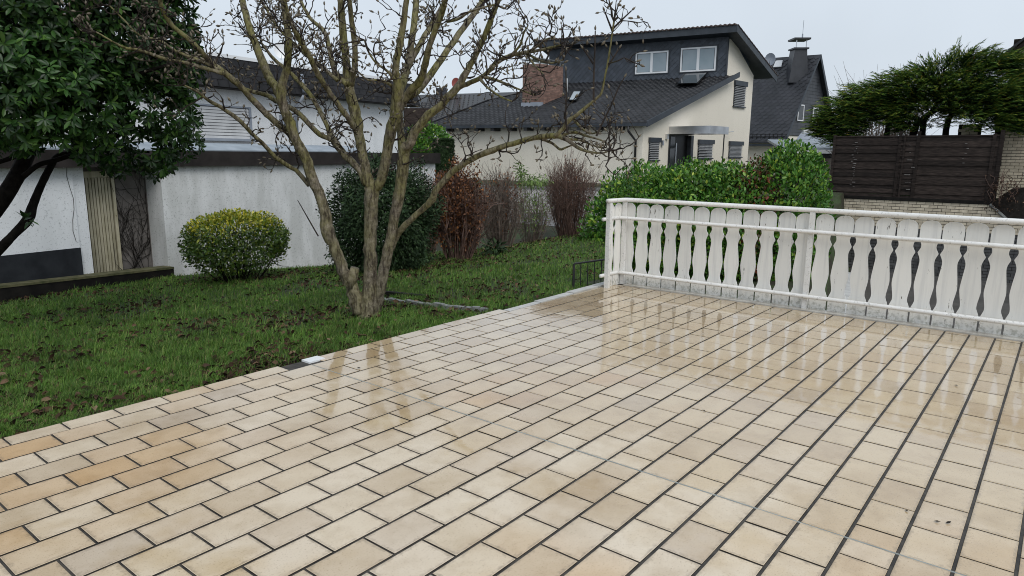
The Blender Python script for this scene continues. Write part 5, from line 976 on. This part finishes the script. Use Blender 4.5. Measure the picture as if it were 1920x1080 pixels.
mb = MB(); mb.slab([(XB-.5, yq0, zq0), (XB-.5, yq0-3, zq0+3*dz), (XB-.5, yq0-3, zq0+3*dz-.34), (XB-.5, yq0, zq0-.34)], (.06, 0, 0)); mb.build('verge_board', M['fencewood'], bh_)
mb = MB(); mb.slab([(XB-.55, yq0+.05, zq0+.03), (XB-.55, yq0-3, zq0+3*dz+.03), (XB+4, yq0-3, zq0+3*dz+.03), (XB+4, yq0+.05, zq0+.03)], (0, 0, .1)); mb.build('roof', M['rooft'], bh_)
pb = thing('brick_garden_wall', 'pale brick wall piece below the juniper', 'wall', (XB+.8, 3.2, .0)); Xp = XB+.8; ya, yb2 = float(pX(1796, 250, Xp)[1]), float(pX(1838, 250, Xp)[1]); zpt = float(pX(1815, 233, Xp)[2])
mb = MB(); mb.box((Xp, yb2, -.3), (.3, 0, 0), (0, ya-yb2, 0), (0, 0, zpt+.3)); mb.build('body', M['mortardark'], pb); mb = MB()
for r_ in range(int((zpt+.1)/BH)):
    y = ya-(r_ % 2)*.125-.12
    while y > yb2+.1: mb.cbox((Xp-.006, y, -.05+r_*BH), (.02, 0, 0), (0, BL-.014, 0), (0, 0, BH-.017)); y -= BL
mb.build('brick_courses', M['brickcream'], pb, kind='stuff')
# juniper
JX_ = 30.7; JS = 1.34
def jd(x): q = ray(x, 200); return JX_*float(q@_fh)/q[0]
jb = [(1592, 222, 48, 36), (1562, 238, 30, 24), (1640, 197, 58, 36), (1700, 180, 66, 40), (1765, 170, 74, 48), (1840, 178, 78, 52), (1908, 196, 56, 50), (1820, 122, 52, 20), (1872, 128, 40, 20), (1730, 218, 50, 28), (1850, 222, 62, 30), (1584, 262, 26, 18), (1675, 212, 42, 24), (1790, 200, 62, 30), (1896, 236, 40, 22), (1553, 252, 20, 18), (1618, 236, 38, 22), (1700, 238, 34, 16)]
c = pd(1750, 252, jd(1750)); ju = thing('juniper', 'spreading feathery juniper with yellow-green tips above the dark wooden fence', 'tree', (c[0], c[1], float(hgt(c[0], c[1])))); JC = pd(1745, 236, jd(1745))
wts = np.array([b[2]*b[3] for b in jb], float); wts /= wts.sum()
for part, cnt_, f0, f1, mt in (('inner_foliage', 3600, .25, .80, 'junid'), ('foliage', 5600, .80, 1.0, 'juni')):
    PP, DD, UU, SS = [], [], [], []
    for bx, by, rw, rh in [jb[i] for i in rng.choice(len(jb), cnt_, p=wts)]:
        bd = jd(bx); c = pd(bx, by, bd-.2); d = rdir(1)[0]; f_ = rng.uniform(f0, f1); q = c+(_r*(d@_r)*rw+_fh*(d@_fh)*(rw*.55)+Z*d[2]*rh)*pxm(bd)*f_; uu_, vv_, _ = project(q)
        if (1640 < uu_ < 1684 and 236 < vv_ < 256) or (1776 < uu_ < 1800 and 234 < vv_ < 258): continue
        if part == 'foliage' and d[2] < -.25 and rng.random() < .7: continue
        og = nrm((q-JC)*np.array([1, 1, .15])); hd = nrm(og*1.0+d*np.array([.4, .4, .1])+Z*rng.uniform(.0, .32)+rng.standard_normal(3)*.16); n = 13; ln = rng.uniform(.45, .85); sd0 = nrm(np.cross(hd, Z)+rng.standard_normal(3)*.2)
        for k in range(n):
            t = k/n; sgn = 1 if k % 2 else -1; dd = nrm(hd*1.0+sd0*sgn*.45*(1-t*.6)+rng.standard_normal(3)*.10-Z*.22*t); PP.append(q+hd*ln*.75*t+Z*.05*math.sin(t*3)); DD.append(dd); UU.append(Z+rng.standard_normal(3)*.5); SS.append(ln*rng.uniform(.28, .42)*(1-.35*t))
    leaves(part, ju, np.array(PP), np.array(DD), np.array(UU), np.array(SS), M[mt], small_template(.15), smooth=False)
for pts in ([(1700, 262), (1715, 240), (1735, 222), (1760, 190)], [(1728, 262), (1730, 240), (1740, 215), (1800, 190)], [(1655, 262), (1665, 240), (1690, 210)], [(1770, 262), (1778, 225), (1820, 180)], [(1868, 262), (1872, 220), (1860, 170)]):
    mb = MB(); mb.tube(bez([pd(x, y+(50 if i == 0 else 0), jd(x)+.3) for i, (x, y) in enumerate(pts)], 4), np.linspace(.14, .06, (len(pts)-1)*4+1), 7, wob=.1); mb.build('trunk', M['darkbark'], ju, smooth=True)
P0 = pd(1620, 260, 34); ts = thing('bare_tree', 'small bare twiggy tree behind the juniper', 'tree', (P0[0], P0[1], .0)); stems(ts, np.array([P0[0], P0[1], .0]), 80, 1.5, float(pd(1620, 126, 34)[2]), .020, M['stem2'], 7, 'branches')
P0 = pd(1695, 260, 35); ts = thing('bare_tree', 'second bare twiggy tree top peeking over the juniper', 'tree', (P0[0], P0[1], .0)); stems(ts, np.array([P0[0], P0[1], .0]), 50, 1.0, float(pd(1700, 108, 35)[2]), .020, M['stem2'], 7, 'branches')
# dry creeper in the corner of the brick house
P0 = pX(1872, 380, XW-.1); dc = thing('dry_creeper', 'dry brownish creeper hanging beside the dark fence end', 'plant', P0); mb = MB()
for i in range(18):
    s_y = rng.uniform(-.5, .35); q = P0+np.array([-.05, s_y, rng.uniform(-.2, .5)]); pts = [q]
    for k in range(5): q = q+np.array([rng.normal(0, .02), rng.normal(0, .09), rng.uniform(.02, .22)]); pts.append(q)
    mb.tube(pts, [.008]*6, 4, cap=False)
mb.build('vines', M['stem'], dc, kind='stuff'); n = 240; P = P0+np.stack([rng.normal(-.05, .05, n), rng.normal(-.05, .28, n), rng.uniform(-.3, .9, n)], 1); leaves('dry_leaves', dc, P, rdir(n), rdir(n), rng.uniform(.05, .10, n), M['deadleaf'], small_template(.6), smooth=False)

# ------------------------------------------------------------------ low garden wall by the street, seen between the shrubs
q = pd(900, 352, 27.0); gw_ = thing('street_wall', 'low grey garden wall along the street in front of the cream house', 'wall', (q[0], q[1], -.6)); q2 = pd(1140, 352, 26.0); dv = q2-q; dv[2] = 0; zz_ = float(q[2]); mb = MB(); mb.box((q[0], q[1], -.8), dv, nrm(np.cross(Z, dv))*.25, Z*(zz_+.8)); mb.build('body', M['kerb'], gw_); mb = MB(); mb.box(np.array([q[0], q[1], zz_+.002])-nrm(np.cross(Z, dv))*.04, dv, nrm(np.cross(Z, dv))*.33, Z*.07); mb.build('coping', M['edging'], gw_)

# ------------------------------------------------------------------ stone edging in the lawn
ed = thing('lawn_edging', 'row of grey edging stones in the grass right of the magnolia', 'edging', ghit(810, 572)); pts = [(716, 563), (745, 567), (780, 571), (815, 575), (850, 579), (885, 582), (915, 583)]
for (x0, y0), (x1, y1) in zip(pts[:-1], pts[1:]):
    for k in range(2):
        a = ghit(x0+(x1-x0)*k/2, y0+(y1-y0)*k/2+4); b_ = ghit(x0+(x1-x0)*(k+1)/2, y0+(y1-y0)*(k+1)/2+4); d = b_-a; d[2] = 0; L_ = np.linalg.norm(d); d /= L_; n = np.array([-d[1], d[0], 0]); mb = MB(); a[2] = hgt(a[0], a[1])
        mb.slab([a+d*.004-n*.03-Z*.05, a+d*(L_-.004)-n*.03-Z*.05, a+d*(L_-.006)+n*.03-Z*.05, a+d*.006+n*.03-Z*.05], Z*(.115+random.uniform(-.01, .01))); mb.build('stone', M['edging'], ed)

mb = MB(); a = ghit(716, 556); b_ = ghit(800, 558); d = b_-a; d[2] = 0; n = nrm(np.cross(Z, d)); mb.box(a-Z*.1, d, n*.06, Z*.17); mb.build('sleeper', M['timber'], ed)
# ------------------------------------------------------------------ grass, litter, fallen leaves
def lawn_ok(X, Y): return (Y > 4.56+.02*np.sin(X*9)) & (X < 16.2) & ~((X > 7.7) & (Y < 5.0)) & (((np.stack([X, Y], -1)-G0[:2])@ng[:2]) > .13)
def sample(n, dmax, power):
    out = []
    while sum(len(o) for o in out) < n:
        u = rng.uniform(-60, 1180, n*2); v = rng.uniform(430, 860, n*2)
        d = _f+((u-960)/FPX)[:, None]*_r2-((v-540)/FPX)[:, None]*_u2; k = 1.75/np.abs(d[:, 2]); p = d*k[:, None]; z = hgt(p[:, 0], p[:, 1])
        for _ in range(4): k = (EYE-z)/np.abs(d[:, 2]); p = d*k[:, None]; z = hgt(p[:, 0], p[:, 1])
        D_ = p@_fh; ok = lawn_ok(p[:, 0], p[:, 1]) & (D_ < dmax) & (rng.random(len(p)) < np.minimum(1, (D_/6.0))**power); out.append(np.stack([p[ok, 0], p[ok, 1], z[ok]], 1))
    return np.concatenate(out)[:n]
P = sample(210000, 19, -.0); D_ = P@_fh; pn = np.sin(P[:, 0]*2.1+1.3*np.sin(P[:, 1]*1.7))+np.sin(P[:, 1]*2.6+P[:, 0]*.8)+.8*np.sin(P[:, 0]*5.3-P[:, 1]*4.1); sparse = (pn > .35) & (rng.random(len(P)) < .20+.40*np.clip(pn-.35, 0, 1.2)) & (D_ < 12); P = P[~sparse]; D_ = D_[~sparse]
n = len(P); tf = np.sin(P[:, 0]*11+2*np.sin(P[:, 1]*7))*np.sin(P[:, 1]*13+2*np.sin(P[:, 0]*6)); ln = rng.uniform(.03, .075, n)*(1+.45*tf)*(1+.6*(rng.random(n) < .07)); a = rng.uniform(0, 6.283, n); lean = rng.uniform(.15, .95, n); wd = np.maximum(.0032, D_*.00062)*rng.uniform(.7, 1.2, n)
dx = np.stack([np.cos(a), np.sin(a), 0*a], 1); sd_ = np.stack([-np.sin(a+.6), np.cos(a+.6), 0*a], 1); mid = P+dx*(ln*lean*.35)[:, None]+Z*(ln*.62)[:, None]; tip = P+dx*(ln*lean)[:, None]+Z*(ln*rng.uniform(.7, 1.0, n))[:, None]*1.0
V = np.stack([P-sd_*wd[:, None]*.5, P+sd_*wd[:, None]*.5, mid+sd_*wd[:, None]*.42, mid-sd_*wd[:, None]*.42, tip], 1).reshape(-1, 3); b = (np.arange(n)*5)[:, None]
Fc = np.concatenate([b+np.array([[0, 1, 2]]), b+np.array([[0, 2, 3]]), b+np.array([[3, 2, 4]])]); gr = bigmesh('grass', V, Fc, M['grass'], kind='stuff'); tag(gr, 'short wet green lawn grass with bare patches', 'grass')
# litter: many curled dead leaves lying flat; the larger ones near the terrace are single things
n = 24000; P = sample(n, 17, 0); pn = np.sin(P[:, 0]*2.1+1.3*np.sin(P[:, 1]*1.7))+np.sin(P[:, 1]*2.6+P[:, 0]*.8); k = rng.random(n) < np.clip(.17+.20*pn, .05, .55); P = P[k]
for x, y, r_, m_ in ((448, 526, .8, 260), (720, 512, 1.2, 420), (860, 488, .9, 420), (938, 468, .9, 300), (1000, 456, 1.0, 300), (1066, 446, 1.0, 300), (790, 505, .8, 300), (500, 520, .8, 160), (760, 578, .35, 160), (840, 588, .35, 120)):
    g = ghit(x, y); q = g[:2]+rng.normal(0, r_*.6, (m_, 2)); q = q[lawn_ok(q[:, 0], q[:, 1])]; P = np.vstack([P, np.column_stack([q, hgt(q[:, 0], q[:, 1])])])
n = len(P); dd = rdir(n)*np.array([1, 1, .25]); o = leaves('leaf_litter', None, P+Z*rng.uniform(.012, .048, n)[:, None], dd, Z+rng.standard_normal((n, 3))*.6, rng.uniform(.028, .075, n), M['deadleaf'], leaf_template(.55, .42, .28)); tag(o, 'scattered dark wet dead leaves lying in the grass', 'leaf litter', kind='stuff')
T, Fc = leaf_template(.58, .25, .12); mbl = MB(); mbl.add(T, [tuple(q) for q in Fc]); lm = mbl.mesh('fallen_leaf', M['deadleaf'], smooth=True)
FL = ['large pale dead leaf just above the terrace edge', 'small pinkish dry leaf high on the lawn below the kerb', 'brown leaf in the grass left of the terrace edge', 'dry leaf in the grass right under the magnolia', 'brown leaf lying close to the terrace at the lower lawn', 'folded dry leaf just left of the large pale leaf', 'dry leaf in front of the golden shrub', 'dark leaf at the lower left corner of the lawn', 'dry leaf left of the magnolia foot', 'dry leaf in the middle of the lawn', 'dry leaf on the lawn below the boarded door', 'dry leaf just in front of the golden shrub foot']
for fi_, (x, y, s) in enumerate(((383, 700, .13), (197, 580, .10), (150, 740, .11), (690, 640, .10), (240, 762, .12), (345, 728, .10), (508, 596, .10), (95, 775, .12), (560, 620, .09), (455, 640, .09), (300, 640, .10), (430, 575, .09))):
    g = ghit(x, y); o = link('fallen_leaf', lm, None, g+Z*.05); o.rotation_euler = (random.gauss(0, .25), random.gauss(0, .25), random.uniform(0, 6.28)); o.scale = (s, s, s); tag(o, FL[fi_], 'leaf', 'large leaves on the lawn')
# crumbs of leaf on the wet tiles
CL = ['dark crumb on the tiles near the magnolia', 'dark crumb by the silvery expansion joint near the lawn side', 'single black crumb in the bright middle of the terrace', 'dark crumb at the far right below the balustrade', 'dark crumb on the second tile row from the right edge', 'upper crumb of the three at the lower right', 'left of the paired crumbs at the lower right', 'right of the paired crumbs at the lower right', 'crumb lying at the foot of the balustrade pickets', 'crumb by the pale edge stones near the corner post', 'curled crumb in the foreground left of centre', 'crumb in a joint right of the terrace centre']
for ci_, (x, y) in enumerate(((718, 614), (673, 690), (1029, 611), (1793, 723), (1796, 790), (1700, 958), (1757, 978), (1778, 980), (1270, 534), (1115, 560), (840, 926), (1320, 770))):
    p = pz(x, y, .004); mb = MB(); s = random.uniform(.009, .016); mb.add([(-s, 0, 0), (0, -s*.6, .003), (s*1.1, 0, .004), (0, s*.5, .002), (0, 0, s*.5)], [(0, 1, 4), (1, 2, 4), (2, 3, 4), (3, 0, 4)]); o = link('leaf_crumb', mb.mesh('leaf_crumb', M['timber']), None, p); o.rotation_euler = (0, 0, random.uniform(0, 6)); tag(o, CL[ci_], 'debris', 'dark crumbs on the terrace')
